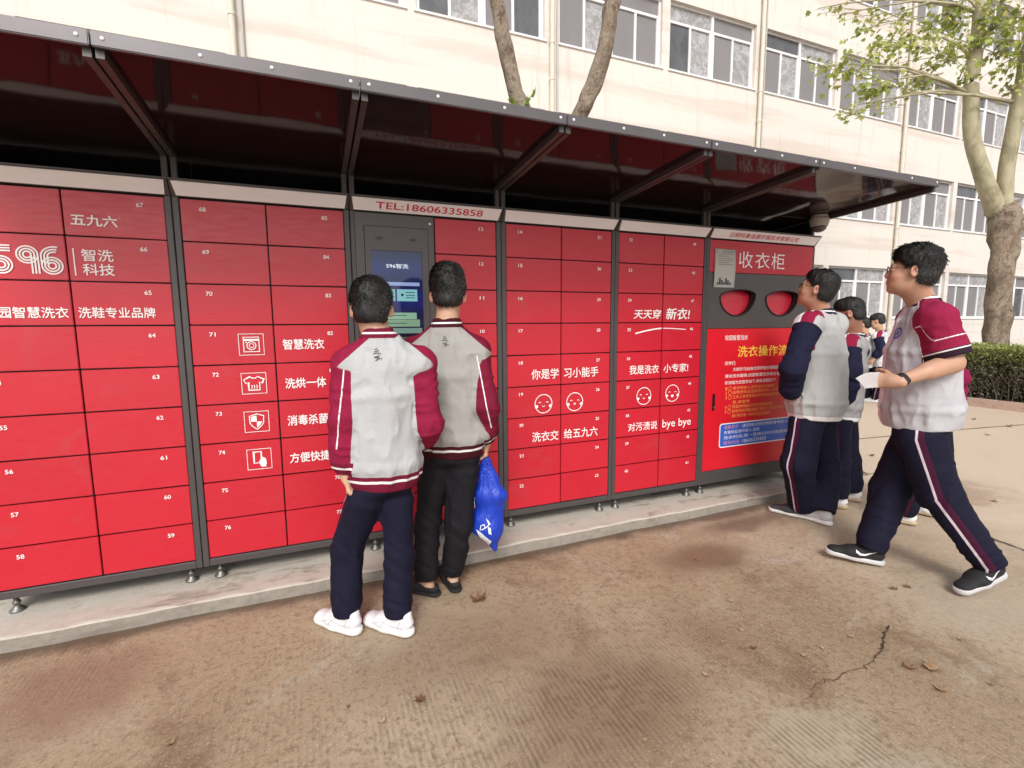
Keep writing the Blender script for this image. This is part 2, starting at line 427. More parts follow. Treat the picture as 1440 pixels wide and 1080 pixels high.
# second cabinet: icons and slogans
for r, s, (a, b) in ((3, '智慧洗衣', (1.286, 1.343)), (4, '洗烘一体', (1.075, 1.132)), (5, '消毒杀菌', (.869, .927)), (6, '方便快捷', (.659, .716))):
    text(s, -.165, .043, a, b, YP, WH, DO[1, r, 1], bold=.022)
    cz = 1.318-(r-3)*ROWH; cx = -.314; bm = bmesh.new()
    stroke(bm, [(cx-.058, cz-.055), (cx+.058, cz-.055), (cx+.058, cz+.055), (cx-.058, cz+.055)], .0028, YP, True)
    if r == 3:
        stroke(bm, [(cx-.036, cz-.038), (cx+.036, cz-.038), (cx+.036, cz+.038), (cx-.036, cz+.038)], .004, YP, True)
        stroke(bm, [(cx-.036, cz+.024), (cx+.036, cz+.024)], .010, YP)
        stroke(bm, arc(cx, cz-.006, .021, 0, 345, 24), .0045, YP, True); stroke(bm, arc(cx, cz-.006, .011, 0, 345, 16), .003, YP, True)
        poly(bm, arc(cx-.024, cz+.012, .004, 0, 330, 8), YP)
    elif r == 4:
        t = [(-.018, .036), (-.048, .020), (-.038, .000), (-.026, .006), (-.026, -.036), (.026, -.036), (.026, .006), (.038, .000), (.048, .020), (.018, .036), (.009, .028), (-.009, .028)]
        stroke(bm, [(cx+x, cz+z) for x, z in t], .005, YP, True)
        for q in (-.012, 0, .012): stroke(bm, [(cx+q-.002, cz-.028), (cx+q+.003, cz-.018), (cx+q-.001, cz-.008)], .004, YP)
    elif r == 5:
        t = [(0, .042), (.034, .030), (.032, -.008), (.02, -.026), (0, -.042), (-.02, -.026), (-.032, -.008), (-.034, .030)]
        stroke(bm, [(cx+x, cz+z) for x, z in t], .0045, YP, True)
        poly(bm, [(cx, cz), (cx-.026, cz), (cx-.027, cz+.026), (cx, cz+.034)], YP); poly(bm, [(cx, cz), (cx+.026, cz), (cx+.016, cz-.02), (cx, cz-.034)], YP)
    else:
        stroke(bm, [(cx-.026, cz-.022), (cx+.010, cz-.018), (cx+.010, cz+.04), (cx-.026, cz+.04)], .006, YP, True)
        poly(bm, [(cx-.004, cz-.018), (cx+.012, cz+.012), (cx+.03, cz+.002), (cx+.034, cz-.022), (cx+.03, cz-.044), (cx+.008, cz-.044)], YP-.0004)
    print_obj('icon', bm, WH, DO[1, r, 0])
# fourth and fifth cabinets
text('你是学', 1.298, 1.499, 1.053, 1.121, YP, WH, DO[3, 4, 0], bold=.012); text('习小能手', 1.540, 1.808, 1.053, 1.121, YP, WH, DO[3, 4, 1], bold=.012)
text('洗衣交', 1.302, 1.499, .633, .701, YP, WH, DO[3, 6, 0], bold=.012); text('给五九六', 1.540, 1.808, .633, .701, YP, WH, DO[3, 6, 1], bold=.012)
text('天天穿', 2.092, 2.323, 1.448, 1.515, YP, WH, DO[4, 2, 0], bold=.02, shear=.12); text('新衣!', 2.371, 2.588, 1.442, 1.526, YP, WH, DO[4, 2, 1], bold=.02, shear=.12)
text('我是洗衣', 2.066, 2.323, 1.052, 1.117, YP, WH, DO[4, 4, 0], bold=.012); text('小专家!', 2.367, 2.596, 1.052, 1.117, YP, WH, DO[4, 4, 1], bold=.012)
text('对污渍说', 2.064, 2.323, .636, .699, YP, WH, DO[4, 6, 0], bold=.012); text('bye bye', 2.370, 2.640, .622, .700, YP, WH, DO[4, 6, 1], bold=.006)
for sx, xs in ((0, (2.109, 2.16, 2.22, 2.28, 2.338)), (1, (2.352, 2.42, 2.49, 2.561))):
    bm = bmesh.new(); pts = [(x, 1.344+.036*math.sin(min(1, (x-2.109)/.27)*math.pi/2)-(max(0, x-2.38)*.06)) for x in xs]
    stroke(bm, pts, .010 if sx == 0 else .006, YP); print_obj('swash_line', bm, WH, DO[4, 3, sx])
for (i, r, s, cx, cz, kind) in ((3, 5, 0, 1.386, .888, 0), (3, 5, 1, 1.623, .886, 1), (4, 5, 0, 2.196, .890, 0), (4, 5, 1, 2.454, .896, 2)):
    bm = bmesh.new(); stroke(bm, arc(cx, cz, .062, 0, 351, 40), .0055, YP, True)
    for q in (-1, 1):
        stroke(bm, [(cx+q*.036, cz+.006), (cx+q*.028, cz+.013), (cx+q*.018, cz+.008)], .004, YP)
        poly(bm, [(cx+q*(.05+.011*math.cos(a)), cz-.017+.011*math.sin(a)) for a in np.linspace(0, 2*math.pi, 10)[:-1]], YP-.0004)
    if kind == 0: stroke(bm, arc(cx, cz-.010, .009, 190, 350, 8), .004, YP)
    elif kind == 1: stroke(bm, arc(cx, cz-.014, .006, 0, 324, 9), .004, YP, True)
    else: poly(bm, arc(cx, cz-.012, .013, 180, 360, 8, .02), YP)
    print_obj('face_icon', bm, WH, DO[i, r, s])
u_on_plate[2]('TEL:18606335858', .346, .968)
u_on_plate[5]('日照科善洛源环境技术有限公司', 2.925, 3.645)

# screen panel of the third cabinet
u = units[2]; pz0, pz1 = ROW0-5*ROWH+.004, 2.036
bm = bmesh.new()
X0, X1 = .232, .674
sx0, sx1, sz0, sz1 = .312, .600, 1.345, 1.835
def frame_rect(bm, x0, x1, z0, z1, a0, a1, b0, b1, y0, y1):
    box(bm, x0, a0, y0, y1, z0, z1); box(bm, a1, x1, y0, y1, z0, z1)
    box(bm, a0, a1, y0, y1, z0, b0); box(bm, a0, a1, y0, y1, b1, z1)
frame_rect(bm, X0, X1, pz0, pz1, .279, .640, 1.06, 1.968, -.002, .02)
frame_rect(bm, .282, .637, 1.063, 1.965, sx0, sx1, sz0, sz1, -.006, .02)
pan = bm_obj('screen_panel', bm, M['frame2'], u)
bm = bmesh.new(); bmesh.ops.create_uvsphere(bm, u_segments=14, v_segments=8, radius=.008)
for v in bm.verts: v.co = (.652+v.co.x, -.003+v.co.y*.6, 1.998+v.co.z)
bm_obj('button', bm, M['bolt'], pan, True)
for qx in (.36, .55):
    bm = bmesh.new(); poly(bm, arc(qx, 1.90, .022, 0, 348, 20, .009), -.0066); print_obj('reflection_spot', bm, M['black'], pan)  # dim reflections on the panel, painted as black ovals
def screen_mat(name, c, e, r=.12):
    m = NT(name); p = m.pos()
    m.set(Base_Color=tuple(x*.2 for x in c[:3])+(1,), Roughness=r, Emission_Color=c); e *= .8; m.b.inputs['Emission Strength'].default_value = e; return m.m
mm = NT('screen_glow'); sp = mm.n('ShaderNodeSeparateXYZ'); mm.l(mm.n('ShaderNodeNewGeometry').outputs['Position'], sp.inputs[0])
g = mm.ramp(mm.math('MULTIPLY', mm.math('SUBTRACT', sp.outputs[2], 1.345), 2.04), [(0, (.004, .006, .02, 1)), (.28, (.006, .012, .10, 1)), (.45, (.012, .025, .26, 1)), (.62, (.015, .022, .12, 1)), (.8, (.025, .05, .22, 1)), (1, (.02, .03, .09, 1))])
mm.set(Base_Color=(.01, .01, .015, 1), Roughness=.06, Emission_Color=g); mm.b.inputs['Emission Strength'].default_value = .36
bm = bmesh.new(); box(bm, sx0, sx1, .002, .012, sz0, sz1)
scr = bm_obj('touch_screen', bm, mm.m, u)
YS = .0012
text('596智洗', .395, .520, 1.738, 1.764, YS, screen_mat('screen_white', (.75, .85, .95, 1), .8), scr)
def srect(x0, x1, z0, z1, m, nm='screen_tile', y=YS):
    bm = bmesh.new(); poly(bm, [(x0, z0), (x1, z0), (x1, z1), (x0, z1)], y); print_obj(nm, bm, m, scr)
srect(.335, .582, 1.640, 1.660, screen_mat('screen_pale_blue', (.38, .50, .85, 1), .5))
srect(.345, .440, 1.552, 1.620, screen_mat('screen_teal', (.28, .62, .66, 1), .5)); srect(.450, .567, 1.552, 1.620, screen_mat('screen_teal2', (.30, .66, .70, 1), .5))
srect(.335, .560, 1.448, 1.486, screen_mat('screen_green', (.36, .62, .44, 1), .4)); srect(.335, .578, 1.405, 1.446, screen_mat('screen_green2', (.34, .56, .36, 1), .35))
srect(.345, .590, 1.366, 1.397, screen_mat('screen_green3', (.30, .50, .44, 1), .3))
bm = bmesh.new()
for z in (1.602, 1.586, 1.572): stroke(bm, [(.500, z), (.553, z)], .004, YS-.0006)
poly(bm, arc(.480, 1.588, .008, 0, 330, 10), YS-.0006)
for z in (1.470, 1.425): stroke(bm, [(.36, z), (.50, z)], .004, YS-.0006)
print_obj('screen_text', bm, screen_mat('screen_ink', (.03, .10, .2, 1), .05), scr)

# collection cabinet
u = units[5]; xl, xr = 2.760, 3.870
bm = bmesh.new(); box(bm, xl, xr, -.004, .018, 1.798, 2.034, .003, 2)
hp = bm_obj('sign_panel', bm, M['red'], u); hp['label'] = 'red sign panel lettered 收衣柜'
for ch, a, b in (('收', 3.052, 3.196), ('衣', 3.222, 3.376), ('柜', 3.396, 3.543)):
    text(ch, a, b, 1.838, 1.963, -.0055, WH, hp, bold=.004)
def lens(cx, n=44, grow=0.0):
    pts = []
    for k in range(n):
        a = 2*math.pi*k/n; c, s = math.cos(a), math.sin(a)
        x = cx+(.182+grow)*math.copysign(abs(c)**.92, c)
        z = 1.622+((.048+grow) if s > 0 else (.150+grow))*math.copysign(abs(s)**1.15, s)+.01*c
        pts.append((x, z))
    return pts
bm = bmesh.new(); es = []
def loop(pts, y):
    vs = [bm.verts.new((p[0], y, p[1])) for p in pts]
    es.extend(bm.edges.new((vs[k], vs[(k+1) % len(vs)])) for k in range(len(vs))); return vs
loop([(xl, 1.374), (xr, 1.374), (xr, 1.794), (xl, 1.794)], -.002)
hv = [loop(lens(cx), -.002) for cx in (3.060, 3.538)]
bmesh.ops.triangle_fill(bm, use_beauty=True, use_dissolve=False, edges=es)
for vs in hv:
    back = [bm.verts.new((v.co.x, .035, v.co.z)) for v in vs]
    for k in range(len(vs)): bm.faces.new((vs[k], vs[(k+1) % len(vs)], back[(k+1) % len(vs)], back[k]))
me = bpy.data.meshes.new('drop_panel'); front(bm)
bm.to_mesh(me); bm.free(); dp = link_mesh('drop_panel', me, M['frame2'], u)
for cx in (3.060, 3.538):
    bm = bmesh.new()
    o_, i_ = lens(cx, 44, .004), lens(cx, 44, -.003)
    A = [bm.verts.new((p[0], -.0105, p[1])) for p in o_]; B = [bm.verts.new((p[0], -.0105, p[1])) for p in i_]; C_ = [bm.verts.new((p[0], -.0025, p[1])) for p in o_]
    D_ = [bm.verts.new((p[0], .028, p[1])) for p in i_]
    for k in range(44):
        j = (k+1) % 44
        bm.faces.new((A[k], A[j], B[j], B[k])); bm.faces.new((A[k], A[j], C_[j], C_[k])); bm.faces.new((B[k], B[j], D_[j], D_[k]))
    rim = bm_obj('opening_rim', bm, M['dark'], u)
    bm = bmesh.new()
    vs = [bm.verts.new((p[0], .012+.075*(p[1]-1.46)/.22*.35+(p[0]-cx+.18)*.05, p[1])) for p in lens(cx, 44, -.004)]
    bm.faces.new(vs); fl = bm_obj('opening_flap', bm, M['red'], u)
bm = bmesh.new(); box(bm, 2.770, 3.864, -.004, .018, .251, 1.370, .003, 2)
pd = bm_obj('poster_door', bm, M['poster_red'], u); pd['label'] = 'bright red door printed with washing instructions'
YQ = -.0052
def pt(s, x0, x1, zc, h, m, bold=.01): text(s, x0, x1, zc-h/2, zc+h/2, YQ, m, pd, bold=bold)
pt('校园智慧洗衣', 2.946, 3.184, 1.300, .040, WH)
pt('洗衣操作流程', 3.084, 3.742, 1.190, .088, M['yellow'], .014)
pt('同学们:', 2.958, 3.068, 1.100, .030, WH)
pt('大家好!为给各位同学提供便捷服务,节省您宝贵的', 3.040, 3.80, 1.050, .030, WH)
pt('课余洗衣服务,校园智慧洗衣综合管理学生宿舍洗', 2.962, 3.80, .998, .030, WH)
pt('衣流程为您服务如下,具体流程如下:', 2.962, 3.52, .946, .030, WH)
for zc, s, x1 in ((.900, '将衣物放入洗衣袋并扫描柜门上的二维码登记', 3.80), (.865, '由物流车运送到洗衣中心分类清洗消毒烘干', 3.78), (.828, '工作人员将洗净后的衣物送回原柜并发送取件通知', 3.80), (.787, '息,请查收', 3.24), (.750, '凭取件码自行开柜取回衣物', 3.50), (.714, '如有任何问题请拨打柜体上方的客服电话联系一', 3.76), (.676, '我们将在第一时间为您处理解决', 3.48)):
    pt(s, 3.052, x1, zc, .028, M['orange'], .006)
for k, zc in enumerate((.900, .865, .828, .750, .714)):
    bm = bmesh.new(); stroke(bm, arc(3.022, zc, .016, 0, 340, 16), .003, YQ, True); print_obj('bullet_ring', bm, M['orange'], pd)
    text(str(k+1), 2.976, 2.990, zc-.013, zc+.013, YQ, M['orange'], pd, 'bullet_number')
def rrect(x0, x1, z0, z1, r):
    return arc(x1-r, z1-r, r, 0, 90, 6)+arc(x0+r, z1-r, r, 90, 180, 6)+arc(x0+r, z0+r, r, 180, 270, 6)+arc(x1-r, z0+r, r, 270, 360, 6)
bm = bmesh.new(); poly(bm, rrect(2.930, 3.800, .425, .622, .024), YQ); print_obj('notice_border', bm, WH, pd)
bm = bmesh.new(); poly(bm, rrect(2.939, 3.791, .434, .613, .018), YQ-.0006); nb = print_obj('notice_box', bm, M['poster_blue'], pd)
def pn(s, x0, x1, zc, m=WH): text(s, x0, x1, zc-.014, zc+.014, YQ-.0012, m, pd, bold=.004)
pn('温馨提示', 2.975, 3.13, .588, M['pinkish']); pn(':请您核对好衣物数量再放入', 3.16, 3.68, .588)
pn('贵重物品请勿放入,谢谢', 2.975, 3.36, .546); pn('洗衣时间:周一至周日均可投放收取', 2.975, 3.74, .504); pn('服务热线:', 2.975, 3.15, .462, M['pinkish']); pn('18606335858', 3.18, 3.44, .462)
bm = bmesh.new(); box(bm, 2.842, 2.868, -.012, -.0042, .735, .868, .004, 2)
hn = bm_obj('door_handle', bm, M['black'], u)
bm = bmesh.new(); lathe(bm, (0, 0, 0), [(.008, 0), (.008, .004)], 12)
for v in bm.verts: v.co = (2.855+v.co.x, -.0125-v.co.z, .760+v.co.y)
bm_obj('keyhole', bm, M['chrome'], hn)
# notice taped across the sign panel and drop panel
bm = bmesh.new(); n = 8
g = [[bm.verts.new((2.806+(.208)*i/n, -.0085-.006*math.sin(math.pi*j/6)*(.4+.6*abs(i/n-.5)), 1.684+.286*j/6)) for i in range(n+1)] for j in range(7)]
for j in range(6):
    for i in range(n): bm.faces.new((g[j][i], g[j][i+1], g[j+1][i+1], g[j+1][i]))
ex = bmesh.ops.solidify(bm, geom=bm.faces[:], thickness=.0006)
nt_ = bm_obj('paper_notice', bm, M['paper'], None, True); tag(nt_, 'white paper notice taped left of the 收衣柜 lettering', 'notice')
bm = bmesh.new()
for k, z in enumerate((1.945, 1.930, 1.915, 1.900, 1.885, 1.870, 1.855)): stroke(bm, [(2.84+.03*(k == 0), z), (2.98-.04*(k % 3 == 2), z)], .0022, -.0165)
for k in range(7): stroke(bm, [(2.84+.02*k, 1.705), (2.84+.02*k, 1.722+.016*((k*5) % 3))], .013, -.0155)
print_obj('print_lines', bm, M['ink'], nt_)
# ================================================================== SETTING
def ground_mat():
    m = NT('brown_concrete_ground'); p = m.pos()
    big = m.noise(p, .55, 4, .6, .6); mid = m.noise(p, 2.3, 8, .68, .5); fine = m.noise(p, 36, 8, .78); grit = m.noise(p, 130, 4, .75)
    c = m.ramp(big, [(.28, (.255, .176, .106, 1)), (.5, (.360, .268, .172, 1)), (.72, (.455, .364, .255, 1))])
    c = m.mix(m.math('MULTIPLY', m.step(mid, .50, .68), .75), c, (.195, .122, .070, 1))                       # damp red-brown stains
    c = m.mix(m.math('MULTIPLY', m.step(m.noise(p, 1.1, 7, .68, 1.2), .56, .68), .75), c, (.42, .36, .275, 1))   # worn pale patches
    c = m.mix(m.math('MULTIPLY', m.step(fine, .47, .62), .55), c, (.14, .086, .052, 1))
    c = m.mix(m.math('MULTIPLY', m.step(grit, .56, .64), .60), c, (.60, .50, .39, 1))
    sx = m.n('ShaderNodeSeparateXYZ'); m.l(p, sx.inputs[0])
    # farther along the yard the slab is cleaner and paler
    far = m.step(m.math('ADD', sx.outputs[0], m.math('MULTIPLY', big, 3.0)), 3.6, 6.8)
    c = m.mix(m.math('MULTIPLY', far, .78), c, (.60, .48, .375, 1))
    # rake grooves running away from the lockers, in patches
    w = m.n('ShaderNodeTexWave', wave_type='BANDS', bands_direction='X', wave_profile='SIN')
    w.inputs['Scale'].default_value = 14.5; w.inputs['Distortion'].default_value = 1.2; w.inputs['Detail'].default_value = 3; w.inputs['Detail Scale'].default_value = 1.6
    m.l(p, w.inputs['Vector'])
    patch = m.step(m.noise(m.pos(loc=(3.1, 1.7, 0)), 1.15, 3, .55, .3), .47, .62)
    def blob(cx, cy, rx, ry):
        q = m.pos(scale=(1/rx, 1/ry, 0), loc=(-cx/rx, -cy/ry, 0)); ln = m.n('ShaderNodeVectorMath', operation='LENGTH'); m.l(q, ln.inputs[0])
        return m.step(m.math('ADD', ln.outputs['Value'], m.math('ADD', m.math('MULTIPLY', m.math('SUBTRACT', mid, .5), 2.2), m.math('MULTIPLY', m.math('SUBTRACT', fine, .5), 1.6))), 1.15, .35)
    b1 = blob(.95, -1.45, .42, .35); b2 = blob(1.45, -1.95, .32, .2); b3 = blob(.35, -1.3, .3, .3); b4 = blob(2.2, -1.05, .12, .3)
    pm = m.math('MINIMUM', 1.0, m.math('ADD', m.math('ADD', m.math('MULTIPLY', patch, .28), m.math('MULTIPLY', b3, .5)), m.math('ADD', m.math('ADD', b1, b2), b4)))
    pm = m.math('MULTIPLY', pm, m.math('SUBTRACT', 1, far))
    gr = m.math('MULTIPLY', m.math('MULTIPLY', m.step(w.outputs['Fac'], .35, .75), pm), m.step(m.noise(p, 9, 5, .65), .36, .60))
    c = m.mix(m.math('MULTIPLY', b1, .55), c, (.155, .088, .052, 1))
    c = m.mix(m.math('MULTIPLY', blob(1.55, -1.85, .24, .16), .8), c, (.42, .36, .26, 1))
    c = m.mix(m.math('MULTIPLY', blob(1.62, -2.1, .25, .10), .6), c, (.40, .36, .28, 1))
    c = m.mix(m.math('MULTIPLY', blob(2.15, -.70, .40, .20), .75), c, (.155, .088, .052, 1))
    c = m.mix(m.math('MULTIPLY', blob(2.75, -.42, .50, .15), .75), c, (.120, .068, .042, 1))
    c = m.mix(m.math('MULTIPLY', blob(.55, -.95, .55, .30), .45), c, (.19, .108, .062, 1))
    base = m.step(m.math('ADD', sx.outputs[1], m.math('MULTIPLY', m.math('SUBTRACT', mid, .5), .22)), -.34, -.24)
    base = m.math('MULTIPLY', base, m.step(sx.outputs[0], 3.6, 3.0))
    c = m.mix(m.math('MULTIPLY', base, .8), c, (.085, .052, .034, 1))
    c = m.mix(m.math('MULTIPLY', blob(4.9, -.55, .65, .45), .7), c, (.30, .20, .14, 1))
    c = m.mix(m.math('MULTIPLY', blob(2.95, -1.62, .6, .3), .6), c, (.42, .35, .27, 1))
    c = m.mix(m.math('MULTIPLY', blob(-.95, -.62, .28, .3), .55), c, (.21, .105, .068, 1))
    c = m.mix(m.math('MULTIPLY', gr, .48), c, (.115, .066, .040, 1))
    m.set(Base_Color=c, Roughness=m.ramp(mid, [(.3, .82), (.7, .55)]))
    h = m.math('ADD', m.math('MULTIPLY', gr, -.55), m.math('ADD', m.math('MULTIPLY', fine, .55), m.math('ADD', m.math('MULTIPLY', grit, .35), m.math('MULTIPLY', mid, 1.2))))
    m.bump(h, .55, .010)
    return m.m
def conc_mat(name, a, b, dirt, face=None):
    m = NT(name); p = m.pos()
    n1 = m.noise(m.pos(scale=(.8, 2.2, 4)), 2.2, 7, .68, .6); n2 = m.noise(p, 26, 5, .7)
    c = m.mix(n1, a, b); c = m.mix(m.math('MULTIPLY', m.step(n1, .46, .34), .75), c, dirt)
    c = m.mix(m.math('MULTIPLY', m.step(n2, .5, .8), .35), c, dirt)
    c = m.mix(m.math('MULTIPLY', m.step(m.noise(m.pos(scale=(1.5, 1.5, 9)), 5, 5, .7, .5), .58, .72), .6), c, dirt)
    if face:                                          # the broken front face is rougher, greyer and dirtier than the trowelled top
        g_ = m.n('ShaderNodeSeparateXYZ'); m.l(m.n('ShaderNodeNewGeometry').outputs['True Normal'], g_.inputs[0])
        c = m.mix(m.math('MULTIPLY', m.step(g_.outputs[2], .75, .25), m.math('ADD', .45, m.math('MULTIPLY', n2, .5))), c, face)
    m.set(Base_Color=c, Roughness=.85); m.bump(m.math('ADD', n1, m.math('MULTIPLY', n2, .4)), .5, .012)
    return m.m
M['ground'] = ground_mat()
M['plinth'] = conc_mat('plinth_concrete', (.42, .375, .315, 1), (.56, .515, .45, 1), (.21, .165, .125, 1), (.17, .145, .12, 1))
M['kerb'] = conc_mat('kerb_concrete', (.40, .27, .21, 1), (.50, .37, .30, 1), (.26, .17, .12, 1))
M['apron'] = conc_mat('apron_concrete', (.38, .34, .29, 1), (.46, .42, .36, 1), (.2, .17, .14, 1))
# ground: one sheet, finer near the camera with slight unevenness
def spaced(a, b, n0, near, k): return np.concatenate([-np.geomspace(k, -a, n0)[::-1]+near, np.linspace(near-k, near+k, 60)[1:-1], np.geomspace(k, b, n0)+near])
xs = np.concatenate([-np.geomspace(3, 400, 22)[::-1], np.linspace(-3, 14, 120)[1:-1], np.geomspace(14, 400, 22)])
ys = np.concatenate([-np.geomspace(4, 400, 22)[::-1], np.linspace(-4, 9, 90)[1:-1], np.geomspace(9, 400, 22)])
gx, gy = np.meshgrid(xs, ys, indexing='ij'); nx, ny = gx.shape
gz = .006*np.sin(gx*1.3+gy*.7)*np.sin(gy*1.9-.4*gx)-.006
gz[np.abs(gx) > 30] = -.004; gz = np.where(np.abs(gy) > 20, -.004, gz)
idx = np.arange(nx*ny).reshape(nx, ny)
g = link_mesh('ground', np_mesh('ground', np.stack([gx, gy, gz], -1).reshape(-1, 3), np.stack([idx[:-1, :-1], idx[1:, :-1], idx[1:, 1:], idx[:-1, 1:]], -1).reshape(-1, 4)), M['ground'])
tag(g, kind='structure')
# raised concrete strip the lockers stand on, with a worn rounded edge
def edge_y(x): return -.207-.022*math.exp(-((x-.75)/.55)**2)+.0035*math.sin(x*7.1)+.002*math.sin(x*17)
bm = bmesh.new(); px = np.linspace(-3.2, 4.05, 190); rows_ = []
for k, x in enumerate(px):
    e = edge_y(x); j = .004*math.sin(x*23)+.003*math.sin(x*41+1)
    prof = [(1.4, .0585), (.3, .060), (e+.16, .0595+j*.3), (e+.02, .0595+j*.3), (e+.006+j*.5, .058), (e+j*.4, .051), (e-.003+j*.6, .022), (e-.005, -.02)]
    rows_.append([bm.verts.new((x, y, z)) for y, z in prof])
for a, b in zip(rows_, rows_[1:]):
    for q in range(len(a)-1): bm.faces.new((a[q], a[q+1], b[q+1], b[q]))
for r_ in (rows_[0], rows_[-1]):
    bm.faces.new(r_ + [bm.verts.new((r_[0].co.x, 1.4, -.02))])
tag(bm_obj('pavement', bm, M['plinth'], None, False), kind='structure')
M['earth'] = plain('dry_earth', (.10, .075, .05, 1), .95, 0, .4, 9)

# ---- classroom building
def wall_mat():
    m = NT('cream_wall_paint'); p = m.pos()
    n1 = m.noise(m.pos(scale=(.12, 1, 1.6)), 1.0, 5, .6, .3); n2 = m.noise(p, 9, 5, .6); dr = m.noise(m.pos(scale=(5, 5, .35)), 1.0, 5, .65)
    c = m.mix(n2, (.66, .615, .555, 1), (.72, .68, .62, 1))
    c = m.mix(m.math('MULTIPLY', m.step(n1, .48, .62), .62), c, (.60, .485, .425, 1))
    sx = m.n('ShaderNodeSeparateXYZ'); m.l(p, sx.inputs[0])
    drip = m.math('MULTIPLY', m.step(dr, .54, .74), .50)
    c = m.mix(drip, c, (.50, .43, .365, 1))
    m.set(Base_Color=c, Roughness=.8); m.bump(n2, .12, .02)
    return m.m
M['wall'] = wall_mat()
M['winframe'] = plain('white_window_frame', (.78, .76, .75, 1), .45, 0, .06, 3)
def glass_mat(name, c0, c1, rough, sc, bmp):
    m = NT(name); p = m.pos(scale=(1, 1, .5))
    m.set(Base_Color=m.mix(m.noise(p, sc, 5, .6, .5), c0, c1), Roughness=rough); m.b.inputs['IOR'].default_value = 1.6
    m.bump(m.noise(m.pos(), 1.3, 3), bmp, .2)
    return m.m
M['screen'] = glass_mat('insect_screen', (.17, .16, .165, 1), (.24, .225, .23, 1), .75, 1.5, .02)
M['glass'] = glass_mat('window_glass', (.035, .038, .042, 1), (.16, .16, .17, 1), .04, 3.5, .25)
def painted_reflect_mat():  # pane colour with mottled reflections of trees and sky painted in
    m = NT('painted_reflection_glass'); f = m.noise(m.pos(scale=(6, 1, .3)), 1, 4)
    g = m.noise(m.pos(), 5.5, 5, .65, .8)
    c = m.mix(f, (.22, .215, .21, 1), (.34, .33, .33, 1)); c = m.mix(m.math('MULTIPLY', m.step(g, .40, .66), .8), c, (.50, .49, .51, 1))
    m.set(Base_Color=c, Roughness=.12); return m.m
M['painted_reflect'] = painted_reflect_mat()
BY, ST = 8.0, 3.2
bld = thing('school_building', 'long cream school building with white framed windows behind the lockers', 'building', (8, BY, 0))
PIPE = [-7.67+6.55*k for k in range(8)]
def openings():
    out = []
    for p in PIPE[:-1]:
        out.append((p+.20, p+3.18)); out.append((p+3.42, p+6.40))
    return out
OPN = openings(); FL = [(1.60+ST*k, 2.82+ST*k, 3.27+ST*k) for k in range(4)]
XA, XB = PIPE[0]-.5, PIPE[-1]+.5
bm = bmesh.new()
zs = [(0, FL[0][0])]+[(FL[k][2], FL[k+1][0]) for k in range(3)]+[(FL[3][2], 13.6)]
for a, b in zs: box(bm, XA, XB, BY, BY+.3, a, b)
edges = [XA]+[e for o in OPN for e in o]+[XB]
for (a, m_, b) in FL:
    for k in range(0, len(edges), 2): box(bm, edges[k], edges[k+1], BY+.001, BY+.3, a, b)
bm_obj('wall', bm, M['wall'], bld)
bm = bmesh.new(); box(bm, XA, XB, BY+.6, BY+12, 0, 13.4); bm_obj('interior_block', bm, M['dark'], bld)
bm = bmesh.new(); box(bm, XA-.2, XB+.2, BY-.45, BY+12.2, 13.6, 13.9); bm_obj('roof', bm, M['wall'], bld)
rw = random.Random(3)
def window(x0, x1, a, mz, b):
    bm = bmesh.new(); w = .05; y0, y1 = BY+.10, BY+.16
    xm = (x0+x1)/2
    for xa in (x0, x1-w): box(bm, xa, xa+w, y0, y1, a, b)
    box(bm, xm-.04, xm+.04, y0-.004, y1, a+w, b-w)
    box(bm, x0+w, x1-w, y0-.002, y1, a, a+w); box(bm, x0+w, x1-w, y0-.002, y1, b-w, b)
    for s0, s1 in ((x0+w, xm-.04), (xm+.04, x1-w)):
        box(bm, s0, s1, y0+.002, y1, mz-.03, mz+.03)
        h = (s0+s1)/2
        for q in (s0, s1-.045): box(bm, q, q+.045, y0+.01, y1, a+w, mz-.03)
        box(bm, h-.03, h+.03, y0+.006, y1, a+w, mz-.03)
    fr = bm_obj('window', bm, M['winframe'], bld)
    bm = bmesh.new(); mats = [M['glass'], M['screen'], M['painted_reflect']]
    def pane(p0, p1, q0, q1, mi, dy=0):
        n0 = len(bm.faces); v = [bm.verts.new(c) for c in ((p0, y0+.035+dy, q0), (p1, y0+.035+dy, q0), (p1, y0+.035+dy, q1), (p0, y0+.035+dy, q1))]
        f = bm.faces.new(v); f.material_index = mi
    for s0, s1 in ((x0+w, xm-.04), (xm+.04, x1-w)):
        h = (s0+s1)/2
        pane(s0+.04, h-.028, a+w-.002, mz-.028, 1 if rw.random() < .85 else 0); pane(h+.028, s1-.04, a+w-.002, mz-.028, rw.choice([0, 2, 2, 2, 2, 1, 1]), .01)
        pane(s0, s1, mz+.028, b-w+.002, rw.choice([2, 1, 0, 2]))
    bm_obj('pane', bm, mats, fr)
    bm = bmesh.new(); box(bm, x0-.05, x1+.05, BY-.035, BY+.099, a-.05, a-.002, .004); bm_obj('sill', bm, M['winframe'], fr)
VIS = [(0, -9, 40), (1, -9, 40), (2, -9, 40), (3, -9, 40)]
for k, lo, hi in VIS:
    for x0, x1 in OPN:
        if x1 > lo and x0 < hi: window(x0, x1, *FL[k])
M['pipe'] = plain('cream_pipe', (.66, .60, .50, 1), .5, 0, .12, 5); M['pipe2'] = plain('grey_pipe', (.45, .43, .41, 1), .5, 0, .1, 5)
